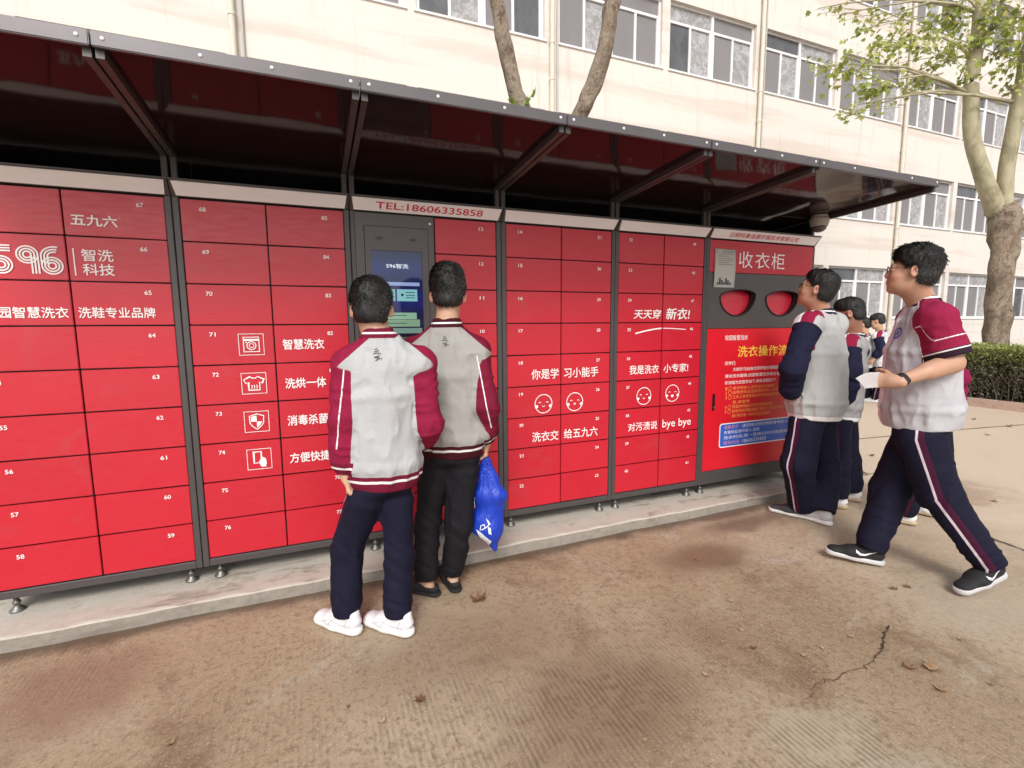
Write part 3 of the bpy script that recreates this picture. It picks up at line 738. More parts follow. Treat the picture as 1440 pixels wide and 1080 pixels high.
for k, p in enumerate(PIPE):
    bm = bmesh.new(); tube(bm, [(p, BY-.09, .3), (p, BY-.09, 13.5)], .055, 12)
    for z in (1.2, 3.9, 4.6, 7.1, 7.9, 10.3, 12): lathe(bm, (p, BY-.09, z), [(.066, 0), (.066, .07)], 12); box(bm, p-.02, p+.02, BY-.085, BY-.002, z+.01, z+.05)
    bm_obj('downpipe', bm, M['pipe'], bld, False)
    bm = bmesh.new(); tube(bm, [(p+.16, BY-.05, .3), (p+.16, BY-.05, 13.5)], .022, 8); bm_obj('conduit', bm, M['pipe2'], bld)
# paved apron along the building and the planting beds' kerb
bm = bmesh.new(); box(bm, -12, 10.3, 4.35, 7.998, -.02, .11, .01); tag(bm_obj('paved_apron', bm, M['apron'], None), kind='structure')
bm = bmesh.new(); box(bm, 10.3, 10.48, -14, 4.6, -.03, .12, .012, 2)
tag(bm_obj('kerb', bm, M['kerb'], None), kind='structure')
bm = bmesh.new(); box(bm, 10.48, 40, -14, 7.99, -.03, .085); tag(bm_obj('planting_bed', bm, M['earth'], None), kind='structure')

# ---- leaves
def leaf_mat(name, cols, tl=.35):
    m = NT(name); a = m.attr('tint')
    c = m.ramp(a, [(i/(len(cols)-1), k+(1,)) for i, k in enumerate(cols)])
    m.set(Base_Color=c, Roughness=.5)
    tr = m.n('ShaderNodeBsdfTranslucent'); m.l(c, tr.inputs[0]); mx = m.n('ShaderNodeMixShader'); mx.inputs[0].default_value = tl
    m.l(m.b.outputs[0], mx.inputs[1]); m.l(tr.outputs[0], mx.inputs[2]); m.l(mx.outputs[0], m.t.nodes['Material Output'].inputs['Surface'])
    return m.m
PLANE_LEAF = np.array([(0, 0, 0), (.18, .10, .01), (.48, .14, -.03), (.30, .36, .0), (.40, .66, -.04), (.16, .62, .01), (0, 1.0, -.06), (-.16, .62, .01), (-.40, .66, -.04), (-.30, .36, 0), (-.48, .14, -.03), (-.18, .10, .01)])
def leaves_mesh(name, P, D, size, tints, shape=PLANE_LEAF, flat=.5, rng=None):
    """P centres, D outward droop directions -> one mesh of leaf polygons"""
    rng = rng or RNG; n = len(P); k = len(shape)
    d = D/np.linalg.norm(D, axis=1, keepdims=True); r = rng.normal(size=(n, 3)); r[:, 2] += flat*3
    a = np.cross(d, r); a /= np.linalg.norm(a, axis=1, keepdims=True)+1e-9; nn = np.cross(a, d)
    sz = size*(.6+.7*rng.random(n)); sh = shape
    V = P[:, None, :]+sz[:, None, None]*(a[:, None, :]*sh[None, :, 0:1]+d[:, None, :]*sh[None, :, 1:2]+nn[:, None, :]*sh[None, :, 2:3])
    me = np_mesh(name, V.reshape(-1, 3), np.arange(n*k).reshape(n, k), {'tint': np.repeat(tints, k)})
    return me
M['leaf'] = leaf_mat('plane_tree_leaf', [(.20, .25, .05), (.33, .40, .09), (.46, .50, .13), (.54, .48, .18)])
M['leafdark'] = leaf_mat('green_leaf', [(.05, .09, .02), (.10, .15, .03), (.16, .20, .05)])
def bark_mat():
    m = NT('plane_tree_bark'); p = m.pos(scale=(1, 1, .8))
    v = m.n('ShaderNodeTexVoronoi'); v.inputs['Scale'].default_value = 9; m.l(m.pos(scale=(1, 1, .5)), v.inputs['Vector'])
    n1 = m.noise(p, 9, 7, .7, .5); n2 = m.noise(p, 34, 6, .75)
    c = m.ramp(n1, [(.28, (.14, .09, .06, 1)), (.42, (.30, .215, .15, 1)), (.52, (.52, .42, .315, 1)), (.62, (.36, .265, .19, 1)), (.76, (.18, .125, .088, 1))])
    c = m.mix(m.math('MULTIPLY', m.step(m.noise(m.pos(scale=(1, 1, .4)), 3.2, 5, .7, .8), .46, .60), .6), c, (.20, .13, .085, 1))
    c = m.mix(m.math('MULTIPLY', m.step(n2, .52, .72), .55), c, (.10, .065, .045, 1))
    m.set(Base_Color=c, Roughness=.85); m.bump(m.math('ADD', m.math('MULTIPLY', n1, 1.5), n2), 1.0, .06)
    return m.m
def limb_mat():
    m = NT('smooth_limb_bark'); p = m.pos(scale=(1, 1, .5)); n1 = m.noise(p, 5, 5, .6, .5); n2 = m.noise(p, 22, 4, .7)
    c = m.ramp(n1, [(.35, (.26, .23, .14, 1)), (.5, (.38, .34, .22, 1)), (.66, (.46, .41, .28, 1))]); c = m.mix(m.math('MULTIPLY', m.step(n2, .58, .75), .6), c, (.14, .10, .07, 1))
    m.set(Base_Color=c, Roughness=.75); m.bump(m.math('ADD', n1, n2), .4, .02); return m.m
M['bark'] = bark_mat(); M['limb'] = limb_mat()
def knobbly_tube(bm, pts, radii, seg=18, amp=.12, seed=0, sub=5):
    P = [Vector(p) for p in pts]; Q = []; Rr = []
    for i in range(len(P)-1):
        for s in range(sub):
            t = s/sub; p0 = P[max(i-1, 0)]; p1 = P[i]; p2 = P[i+1]; p3 = P[min(i+2, len(P)-1)]
            Q.append(.5*((2*p1)+(p2-p0)*t+(2*p0-5*p1+4*p2-p3)*t*t+(3*p1-p0-3*p2+p3)*t*t*t)); Rr.append(radii[i]+(radii[i+1]-radii[i])*t)
    Q.append(P[-1]); Rr.append(radii[-1])
    rings = tube(bm, Q, Rr, seg); rr = random.Random(seed); ph = [rr.uniform(0, 6.28) for _ in range(12)]
    for i, rg in enumerate(rings):
        for k, v in enumerate(rg):
            a = 2*math.pi*k/seg
            f = 1+amp*(.5*math.sin(2*a+i*.5+ph[0])+.4*math.sin(3*a-i*.8+ph[1])+.35*math.sin(i*1.3+ph[2]+a)+.25*math.sin(5*a+i*1.9+ph[3]))
            v.co = Q[i]+(v.co-Q[i])*f
    return Q

# ---- tree beyond the hedge at the right: pollarded trunk, two limbs, sparse crown
TD = 12.35*_F[0]/np.hypot(_F[0], _F[1])+0                         # helper only for reading depths
def tp(x, y, dep): return Vector(at_depth(x, y, dep))
TX = np.array([12.35, 2.55]); TDEP = float((np.array([TX[0], TX[1], 0])-CAM)@FH)
tree = thing('plane_tree', 'thick pollarded plane tree growing behind the hedge', 'tree', (TX[0], TX[1], .08))
tb = Vector((TX[0], TX[1], .05)); bm = bmesh.new()
knobbly_tube(bm, [tb, tp(1400, 483, TDEP), tp(1404, 420, TDEP), tp(1412, 350, TDEP), tp(1413, 310, TDEP), tp(1409, 288, TDEP)], [.25, .200, .195, .210, .265, .24], 22, .13, 4, 7)
trunk = bm_obj('trunk', bm, M['bark'], tree, True)
bm = bmesh.new()
limbs = []
limbs.append(knobbly_tube(bm, [tp(1404, 300, TDEP), tp(1386, 258, TDEP), tp(1367, 190, TDEP), tp(1366, 120, TDEP), tp(1374, 60, TDEP), tp(1378, -20, TDEP), tp(1370, -160, TDEP+.3)], [.17, .145, .125, .115, .105, .10, .06], 14, .05, 2))
limbs.append(knobbly_tube(bm, [tp(1412, 300, TDEP-.05), tp(1414, 250, TDEP-.1), tp(1427, 170, TDEP-.2), tp(1440, 105, TDEP-.3), tp(1458, 0, TDEP-.4), tp(1480, -160, TDEP-.5)], [.14, .12, .115, .11, .10, .05], 14, .05, 5))
lm = bm_obj('limb', bm, M['limb'], tree, True)
rt = random.Random(11); clusters = []
# (x, y, depth offset, radius along x in px, along y in px, leaves)
for c in [(1180, 100, -.6, 42, 22, 120), (1225, 120, -.4, 40, 22, 110), (1150, 92, -.6, 22, 12, 40), (1260, 60, -.2, 52, 34, 190), (1315, 80, -.1, 50, 34, 190), (1295, 115, .2, 32, 18, 90), (1240, 30, .3, 45, 22, 90), (1330, 20, .2, 55, 30, 190),
          (1195, 150, -.5, 13, 16, 34), (1188, 164, -.5, 10, 5, 20), (1400, 30, -.3, 50, 45, 260), (1430, 80, -.5, 40, 40, 180), (1395, 75, .3, 30, 20, 80), (1290, -40, .4, 70, 40, 200), (1390, -60, .2, 80, 50, 300), (1480, 20, -.4, 60, 70, 260), (1480, -110, 0, 90, 60, 300), (1180, 22, .5, 40, 10, 26), (1150, 12, .6, 20, 8, 12), (1345, 120, .4, 20, 10, 26), (1415, 125, .1, 14, 8, 22)]:
    clusters.append(c)
P = []; D = []; tw = bmesh.new(); px_m = FPX/TDEP
starts = [Vector(q) for q in (limbs[0][14], limbs[0][18], limbs[0][23], limbs[0][26])]+[Vector(q) for q in (limbs[1][12], limbs[1][17], limbs[1][20])]
for (x, y, dd, rx, ry, n) in clusters:
    c = tp(x, y, TDEP+dd); s = min(starts, key=lambda q: (q-c).length+(q.z > c.z+.3)*1.0)
    mid = (s+c)/2+Vector((rt.uniform(-.1, .1), rt.uniform(-.1, .1), .22))
    tube(tw, [s, s.lerp(mid, .5)+Vector((0, 0, .05)), mid, mid.lerp(c, .6)+Vector((0, 0, .03)), c], [.035, .026, .019, .012, .006], 6)
    ex, ez = rx/px_m, ry/px_m; nt2 = max(3, n//10)
    for t in range(nt2):
        q = c+Vector((rt.gauss(0, .45)*ex, rt.gauss(0, .5)*ex*.9, rt.gauss(0, .45)*ez)); st = s.lerp(c, rt.uniform(.55, 1.0))
        tube(tw, [st, st.lerp(q, .5)+Vector((0, 0, .04)), q], [.007, .005, .003], 4)
        for _ in range(int(n*1.0)//nt2):
            f = rt.uniform(.25, 1.12); b = st.lerp(q, f)+Vector((rt.gauss(0, .07), rt.gauss(0, .07), rt.gauss(0, .05)))
            P.append(b); D.append(((q-st).normalized()*.5+Vector((rt.gauss(0, .5), rt.gauss(0, .5), -.55+rt.gauss(0, .35)))))
bm_obj('twigs', tw, M['limb'], tree, True)
P = np.array([tuple(p) for p in P]); D = np.array([tuple(d) for d in D])
link_mesh('crown', leaves_mesh('crown', P, D, .096, np.clip(RNG.normal(.5, .25, len(P)), 0, 1)), M['leaf'], tree)
# ---- forked tree behind the lockers
t2 = thing('plane_tree', 'forked plane tree rising behind the canopy', 'tree', (2.33, 1.95, 0))
D2 = float((np.array([2.33, 1.95, 0])-CAM)@FH); bm = bmesh.new()
fork = Vector((2.33, 1.95, 2.15))
knobbly_tube(bm, [(2.33, 1.95, -.05), (2.34, 1.95, .9), (2.33, 1.94, 1.7), fork], [.20, .165, .16, .17], 18, .07, 8)
trunk2 = bm_obj('trunk', bm, M['bark'], t2, True)
bm = bmesh.new()
l1 = knobbly_tube(bm, [fork+Vector((-.03, 0, -.15)), tp(742, 190, D2), tp(724, 125, D2), tp(709, 60, D2), tp(698, 0, D2), tp(676, -90, D2), tp(640, -330, D2+.1)], [.13, .088, .082, .078, .072, .065, .04], 16, .09, 3, 7)
l2 = knobbly_tube(bm, [fork+Vector((.03, 0, -.15)), tp(806, 192, D2+.1), tp(826, 140, D2+.1), tp(848, 80, D2+.1), tp(858, 20, D2+.1), tp(866, -20, D2+.1), tp(880, -120, D2+.1), tp(960, -330, D2)], [.13, .088, .088, .084, .080, .078, .07, .04], 16, .11, 9, 7)
bm_obj('limb', bm, M['bark'], t2, True)
P = []; D = []
tw = bmesh.new()
for (cx, cy, dd, r, n) in [(735, 150, -.1, .02, 0), (640, -360, 0, .5, 120), (960, -380, 0, .6, 160), (800, -480, .2, .7, 200), (560, -480, 0, .5, 120)]:
    c = tp(cx, cy, D2+dd)
    if n: tube(tw, [Vector(l1[-1]) if cx < 750 else Vector(l2[-1]), c], [.03, .01], 6)
    for _ in range(n):
        P.append(c+Vector((rt.gauss(0, r), rt.gauss(0, r), rt.gauss(0, r*.5)))); D.append(Vector((rt.gauss(0, .5), rt.gauss(0, .5), -.5)))
for (x, y, dx, dy, s) in [(728, 152, -.35, .0, 1), (740, 148, .15, .9, 1), (742, 152, .5, -.2, 1), (722, 146, -.5, .25, 1), (748, 138, .2, .6, 1)]:
    for q in range(2):
        P.append(tp(x, y, D2-.12)); D.append(Vector((dx+rt.gauss(0, .15), -.3, dy+rt.gauss(0, .15))))
tube(tw, [Vector(l1[7]), tp(733, 158, D2-.1), tp(738, 142, D2-.12)], [.012, .006, .004], 6)
bm_obj('twigs', tw, M['limb'], t2, True)
P = np.array([tuple(p) for p in P]); D = np.array([tuple(d) for d in D]); tt = np.clip(RNG.normal(.5, .25, len(P)), 0, 1)
link_mesh('crown', leaves_mesh('crown', P, D, .09, tt), leaf_mat('fresh_leaf', [(.16, .26, .03), (.24, .36, .05), (.34, .42, .08)]), t2)

# ---- clipped hedge
hg = thing('hedge', 'clipped green hedge with bare twiggy side, beside the pink kerb', 'hedge', (11.3, -2, .08))
HL = np.array([(0, 0, 0), (.22, .35, .02), (.16, .8, 0), (0, 1, -.05), (-.16, .8, 0), (-.22, .35, .02)])
n = 32000; hx0, hx1, hy0, hy1, hz = 10.62, 12.0, -1.2, 4.3, .98
u_ = RNG.random(n); side = RNG.random(n)
x = np.where(side < .52, hx0+np.abs(RNG.normal(0, .09, n)), RNG.uniform(hx0, hx1, n))
y = RNG.uniform(hy0, hy1, n)
z = np.where(side < .52, .12+(hz-.12)*RNG.random(n)**.75, hz-np.abs(RNG.normal(0, .06, n)))
bulge = .05*np.sin(y*4.1)+.04*np.sin(y*9.7+z*5)
x = x-bulge*.6; z = z+.025*np.sin(y*6.3)+.02*np.sin(x*9)
keep = ~((side < .52) & (z < .72) & (RNG.random(n) < .22))
x, y, z, side = x[keep], y[keep], z[keep], side[keep]; n = len(x)
D = RNG.normal(size=(n, 3)); D[:, 0] -= .6*(side < .52); D[:, 2] += .5
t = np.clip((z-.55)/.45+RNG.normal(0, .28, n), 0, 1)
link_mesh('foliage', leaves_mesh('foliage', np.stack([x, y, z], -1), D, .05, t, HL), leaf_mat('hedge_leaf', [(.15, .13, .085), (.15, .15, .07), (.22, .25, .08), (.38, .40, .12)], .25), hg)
bm = bmesh.new()
for k in range(420):
    bx, by = rt.uniform(hx0+.02, hx0+.6), rt.uniform(hy0, hy1); a = rt.uniform(.5, .95)
    tube(bm, [(bx, by, .07), (bx+rt.gauss(-.03, .06), by+rt.gauss(0, .07), .07+a*.5), (bx+rt.gauss(-.06, .09), by+rt.gauss(0, .13), a)], [.006, .004, .002], 4, False)
bm_obj('stems', bm, plain('hedge_stem', (.17, .13, .10, 1), .9), hg)
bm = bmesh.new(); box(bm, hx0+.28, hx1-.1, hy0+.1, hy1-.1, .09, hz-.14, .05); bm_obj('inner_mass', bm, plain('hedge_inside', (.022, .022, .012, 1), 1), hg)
# ================================================================== PEOPLE: distance fields -> surfaces
def nz(v): v = np.asarray(v, float); return v/(np.linalg.norm(v)+1e-12)
def vnoise(p, seed=0):
    p = np.asarray(p, np.float32); i = np.floor(p).astype(np.int32); f = p-i; u = f*f*(3-2*f)
    def h(dx, dy, dz):
        n = ((i[:, 0]+dx).astype(np.uint32)*np.uint32(374761393)) ^ ((i[:, 1]+dy).astype(np.uint32)*np.uint32(668265263)) ^ ((i[:, 2]+dz).astype(np.uint32)*np.uint32(2246822519)) ^ np.uint32(seed*974711+17)
        n = (n ^ (n >> np.uint32(13)))*np.uint32(1274126177); n = n ^ (n >> np.uint32(16))
        return (n & np.uint32(0xffff)).astype(np.float32)/65535.0
    x, y, z = u[:, 0], u[:, 1], u[:, 2]
    a = h(0, 0, 0)*(1-x)+h(1, 0, 0)*x; b = h(0, 1, 0)*(1-x)+h(1, 1, 0)*x
    c = h(0, 0, 1)*(1-x)+h(1, 0, 1)*x; d = h(0, 1, 1)*(1-x)+h(1, 1, 1)*x
    return (a*(1-y)+b*y)*(1-z)+(c*(1-y)+d*y)*z
class Prim:
    def __init__(s, fn, lo, hi, op='u', k=.02): s.fn, s.lo, s.hi, s.op, s.k = fn, np.asarray(lo, np.float32), np.asarray(hi, np.float32), op, k
def cap(a, b, ra, rb, op='u', k=.02, cut=None):
    a = np.asarray(a, np.float32); b = np.asarray(b, np.float32); ab = b-a; L2 = float(ab@ab)+1e-9
    def fn(P):
        q = P-a; t = np.clip(q@ab/L2, 0, 1); d = np.linalg.norm(q-t[:, None]*ab, axis=1)-(ra+(rb-ra)*t)
        if cut is not None: d = np.maximum(d, (P-np.asarray(cut[0], np.float32))@np.asarray(cut[1], np.float32))
        return d
    r = max(ra, rb); return Prim(fn, np.minimum(a, b)-r, np.maximum(a, b)+r, op, k)
def ecap(a, b, R, r0, r1, op='u', k=.02, end=None, cut=None):
    """elliptical capsule: R = lateral direction, r0=(rx,ry) at a, r1 at b; end = roundness of the ends"""
    a = np.asarray(a, np.float32); b = np.asarray(b, np.float32); ab = b-a; L = float(np.linalg.norm(ab))+1e-9; A = ab/L
    R = nz(np.asarray(R)-A*float(np.dot(R, A))).astype(np.float32); Fd = np.cross(A, R).astype(np.float32)
    def fn(P):
        q = P-a; s = q@A; t = np.clip(s/L, 0, 1); rx = r0[0]+(r1[0]-r0[0])*t; ry = r0[1]+(r1[1]-r0[1])*t
        e = (s-t*L)/(end if end else np.minimum(rx, ry)); x = (q@R)/rx; y = (q@Fd)/ry
        d = (np.sqrt(x*x+y*y+e*e)-1)*np.minimum(rx, ry)
        if cut is not None: d = np.maximum(d, (P-np.asarray(cut[0], np.float32))@np.asarray(cut[1], np.float32))
        return d
    r = max(*r0, *r1); return Prim(fn, np.minimum(a, b)-r, np.maximum(a, b)+r, op, k)
def ell(c, axes, rad, op='u', k=.015):
    c = np.asarray(c, np.float32); Mx = np.asarray(axes, np.float32); rad = np.asarray(rad, np.float32)
    def fn(P):
        l = (P-c)@Mx.T/rad; n = np.linalg.norm(l, axis=1); g = np.linalg.norm(l/rad, axis=1)+1e-9
        return n*(n-1)/g
    r = float(rad.max()); return Prim(fn, c-r, c+r, op, k)
MARG = .05
def field(prims, P):
    D = np.full(len(P), .3, np.float32)
    for p in prims:
        ok = np.ones(len(P), bool)
        for ax in range(3): ok &= (P[:, ax] > p.lo[ax]-MARG) & (P[:, ax] < p.hi[ax]+MARG)
        ix = np.nonzero(ok)[0]
        if not len(ix): continue
        d = p.fn(P[ix]).astype(np.float32); o = D[ix]
        if p.op == 'u': h = np.maximum(p.k-np.abs(o-d), 0)/p.k; D[ix] = np.minimum(o, d)-h*h*p.k/4
        else: h = np.maximum(p.k-np.abs(o+d), 0)/p.k; D[ix] = np.maximum(o, -d)+h*h*p.k/4
    return D
def surface(prims, h, disp=None):
    lo = np.min([p.lo for p in prims if p.op == 'u'], 0)-3*h-.02; hi = np.max([p.hi for p in prims if p.op == 'u'], 0)+3*h+.02
    B = 8; nb = np.ceil((hi-lo)/(h*B)).astype(int); N = nb*B
    D = np.full(tuple(N), .3, np.float32)
    bi = np.stack(np.meshgrid(*[np.arange(n) for n in nb], indexing='ij'), -1).reshape(-1, 3)
    d = field(prims, (lo+(bi*B+B/2-.5)*h).astype(np.float32))
    act = bi[np.abs(d) < h*B*1.25+.016]; ins = bi[d <= -(h*B*1.25+.016)]
    for b in ins: D[b[0]*B:b[0]*B+B, b[1]*B:b[1]*B+B, b[2]*B:b[2]*B+B] = -.3
    off = np.stack(np.meshgrid(*[np.arange(B)]*3, indexing='ij'), -1).reshape(-1, 3)
    ij = (act[:, None, :]*B+off[None]).reshape(-1, 3); P = (lo+ij*h).astype(np.float32)
    v = field(prims, P)
    if disp is not None:
        nr = np.abs(v) < .035; v[nr] += disp(P[nr])
    D[ij[:, 0], ij[:, 1], ij[:, 2]] = v
    s = D < 0
    c = np.zeros(tuple(N-1), np.int8)
    for dx in (0, 1):
        for dy in (0, 1):
            for dz in (0, 1): c += s[dx:N[0]-1+dx, dy:N[1]-1+dy, dz:N[2]-1+dz]
    cells = np.argwhere((c > 0) & (c < 8)); vid = np.full(tuple(N-1), -1, np.int32); vid[tuple(cells.T)] = np.arange(len(cells))
    acc = np.zeros((len(cells), 3), np.float32); cnt = np.zeros(len(cells), np.float32)
    cor = [(x, y, z) for x in (0, 1) for y in (0, 1) for z in (0, 1)]
    val = {q: D[cells[:, 0]+q[0], cells[:, 1]+q[1], cells[:, 2]+q[2]] for q in cor}
    for q in cor:
        for ax in range(3):
            if q[ax]: continue
            q2 = list(q); q2[ax] = 1; q2 = tuple(q2); a, b = val[q], val[q2]; m = (a < 0) != (b < 0)
            t = np.where(m, a/np.where(m, a-b, 1), 0); p = np.zeros((len(cells), 3), np.float32); p[:] = q; p[:, ax] = t
            acc += p*m[:, None]; cnt += m
    V = lo+(cells+acc/np.maximum(cnt, 1)[:, None])*h
    Q = []
    for ax in range(3):
        a1, a2 = (ax+1) % 3, (ax+2) % 3
        sl0 = [slice(None)]*3; sl1 = [slice(None)]*3; sl0[ax] = slice(0, -1); sl1[ax] = slice(1, None)
        e = np.argwhere(s[tuple(sl0)] != s[tuple(sl1)]); e = e[(e[:, a1] > 0) & (e[:, a2] > 0) & (e[:, a1] < N[a1]-1) & (e[:, a2] < N[a2]-1)]
        inside = s[e[:, 0], e[:, 1], e[:, 2]]
        def cid(d1, d2):
            x = e.copy(); x[:, a1] -= d1; x[:, a2] -= d2; return vid[x[:, 0], x[:, 1], x[:, 2]]
        q = np.stack([cid(1, 1), cid(0, 1), cid(0, 0), cid(1, 0)], -1); q[~inside] = q[~inside][:, ::-1]; Q.append(q)
    Q = np.concatenate(Q); Q = Q[(Q >= 0).all(1)]
    return V.astype(np.float32), Q

# ------------------------------------------------------------------ materials for people
def skin_mat(name, c):
    m = NT(name); p = m.pos(); f = m.noise(p, 18, 4); r = m.attr('red')
    col = m.mix(f, tuple(x*.90 for x in c)+(1,), tuple(min(1, x*1.08) for x in c)+(1,))
    col = m.mix(r, col, (.42, .13, .10, 1)); col = m.mix(m.attr('lip'), col, (.30, .085, .08, 1)); col = m.mix(m.attr('stub'), col, (.10, .07, .06, 1))
    m.set(Base_Color=col, Roughness=.48); m.b.inputs['Subsurface Weight'].default_value = .12; m.b.inputs['Subsurface Radius'].default_value = (.02, .008, .004); m.b.inputs['Subsurface Scale'].default_value = .4
    m.bump(m.noise(p, 220, 2), .06, .002); return m.m
def cloth(name, base, layers, rough=.85, var=.10, weave=900, fold=.0):
    m = NT(name); p = m.pos(); f = m.noise(p, 7, 4)
    vr = lambda c: m.mix(f, tuple(x*(1-var) for x in c)+(1,), tuple(min(1, x*(1+var)) for x in c)+(1,))
    c = vr(base)
    for a, col, w in layers: c = m.mix(m.step(m.attr(a), -w, w), c, vr(col))
    m.set(Base_Color=c, Roughness=rough); m.b.inputs['Specular IOR Level'].default_value = .18
    n = m.noise(p, 320, 2); r1 = m.math('ABSOLUTE', m.math('SUBTRACT', m.noise(m.pos(scale=(1, 1, .45)), 15, 3, .55, 1.2), .5)); r2 = m.math('ABSOLUTE', m.math('SUBTRACT', m.noise(m.pos(scale=(.6, .6, 1.3)), 20, 4, .6, .9), .5))
    h = m.math('ADD', m.math('MULTIPLY', n, .22), m.math('ADD', m.math('MULTIPLY', r1, -1.9), m.math('MULTIPLY', r2, -1.3)))
    m.bump(h, .30, .008); return m.m
SKIN = skin_mat('skin', (.56, .335, .225)); SKIN2 = skin_mat('skin_tan', (.46, .245, .155)); SKIN3 = skin_mat('skin_shaded', (.33, .16, .10))  # SKIN3 has the shade on the half hidden student put into its colour
MAROON = (.235, .010, .042); DMAROON = (.085, .006, .014); NAVY = (.0075, .0075, .021); GREY = (.415, .418, .425); WGREY = (.325, .312, .295); OFFW = (.76, .74, .74)
hm = NT('black_hair'); hf = hm.noise(hm.pos(scale=(1, 1, .3)), 260, 2)
hm.set(Base_Color=hm.mix(hf, (.003, .0025, .0025, 1), (.010, .008, .007, 1)), Roughness=.58); hm.bump(hf, .5, .004); HAIR = hm.m
def shoe_leather(name, c, r=.5): return plain(name, c+(1,), r, 0, .08, 40)
MW = shoe_leather('white_shoe', (.72, .71, .73)); MWS = shoe_leather('white_sole', (.70, .69, .66)); MBK = shoe_leather('black_shoe', (.010, .010, .011), .8); MGR = shoe_leather('grey_sole', (.48, .47, .47)); MTAN = shoe_leather('tan_sole', (.42, .33, .22))
EYEW = plain('eye_white', (.75, .72, .70, 1), .2); EYED = plain('eye_dark', (.012, .008, .006, 1), .1)

def hand_prims(wr, d, n, thumb, curl=(25, 28, 30, 34), spread=.06, sc=1.0, tcurl=20, palm_len=.085):
    """palm and five fingers. d along the hand, n out of the palm, thumb = side the thumb is on"""
    wr, d, n = np.asarray(wr, float), nz(d), np.asarray(n, float); n = nz(n-d*np.dot(n, d)); t = np.asarray(thumb, float); t = nz(t-d*np.dot(t, d)-n*np.dot(t, n))
    out = []; kn = wr+d*palm_len*sc
    out.append(ecap(wr+d*.012*sc, kn-d*.008*sc, t, (.031*sc, .018*sc), (.041*sc, .014*sc), k=.018, end=.016*sc))
    out.append(cap(wr-d*.02, wr+d*.02*sc, .025*sc, .026*sc, k=.02))
    for i, (o, L, r) in enumerate(((.030, 1.0, .0088), (.0103, 1.1, .0092), (-.0100, 1.03, .0088), (-.0290, .80, .0078))):
        p = kn+t*o*sc-d*(.004 if i in (0, 2) else (0 if i == 1 else .012))*sc; a = 0.0; cur = curl[i]; sp = spread*(1.5-i)/1.5
        for j, (l, rr) in enumerate(((.044, 1.0), (.027, .93), (.022, .85))):
            a += math.radians(cur*(.8 if j == 0 else (1.15 if j == 1 else .8)))
            dd = nz((d+t*sp)*math.cos(a)+n*math.sin(a)); q = p+dd*l*L*sc
            out.append(cap(p, q, r*rr*sc, r*rr*.93*sc, k=.004 if j else .008)); p = q
    p = wr+d*.022*sc+t*.026*sc+n*.006*sc; a = math.radians(tcurl)
    for j, (l, rr) in enumerate(((.042, .0125), (.033, .0102), (.026, .0088))):
        dd = nz(d*(.78+.1*j)+t*(.62-.30*j)+n*(.35+.35*math.sin(a)*(j+1)*.6)); q = p+dd*l*sc; out.append(cap(p, q, rr*sc, rr*.9*sc, k=.010 if j == 0 else .004)); p = q
    return out
def head_prims(c, f, r, u, s=1.0, ear=1.0):
    A = np.array([r, f, u]); L = lambda x, y, z: c+(r*x+f*y+u*z)*s
    pr = [ell(L(0, -.012, .035), A, np.array([.074, .094, .084])*s, k=.02),
          ell(L(0, .030, -.035), A, np.array([.060, .064, .080])*s, k=.03),
          ell(L(0, .040, -.072), A, np.array([.047, .046, .040])*s, k=.03), ell(L(0, .070, -.100), A, np.array([.022, .018, .016])*s, k=.02),
          ell(L(.036, .058, -.028), A, np.array([.026, .026, .024])*s, k=.02), ell(L(-.036, .058, -.028), A, np.array([.026, .026, .024])*s, k=.02),
          cap(L(-.030, .080, .026), L(.030, .080, .026), .012*s, .012*s, k=.016),
          cap(L(0, .086, .012), L(0, .101, -.024), .0080*s, .0125*s, k=.012), ell(L(0, .094, -.030), A, np.array([.017, .012, .009])*s, k=.008)]
    for q in (-1, 1):
        pr.append(ell(L(.032*q, .096, .006), A, np.array([.017, .016, .010])*s, 's', .012))
        pr.append(ell(L(.032*q, .076, .005), A, np.array([.0145, .0135, .0115])*s, k=.004))
    pr += [ell(L(0, .0905, -.055), A, np.array([.022, .009, .0055])*s, k=.006), ell(L(0, .088, -.066), A, np.array([.019, .010, .0065])*s, k=.006)]
    for q in (-1, 1):
        e1 = nz(r*q*.82-f*.57); B = np.array([e1, nz(f*.82+r*q*.57*1), u]); cc = L(.076*q, -.012, -.002)
        pr.append(ell(cc+e1*.006*s, B, np.array([.009, .020, .032])*s*ear, k=.008)); pr.append(ell(cc+e1*.014*s+B[1]*.004*s, B, np.array([.007, .011, .019])*s*ear, 's', .006))
    return pr
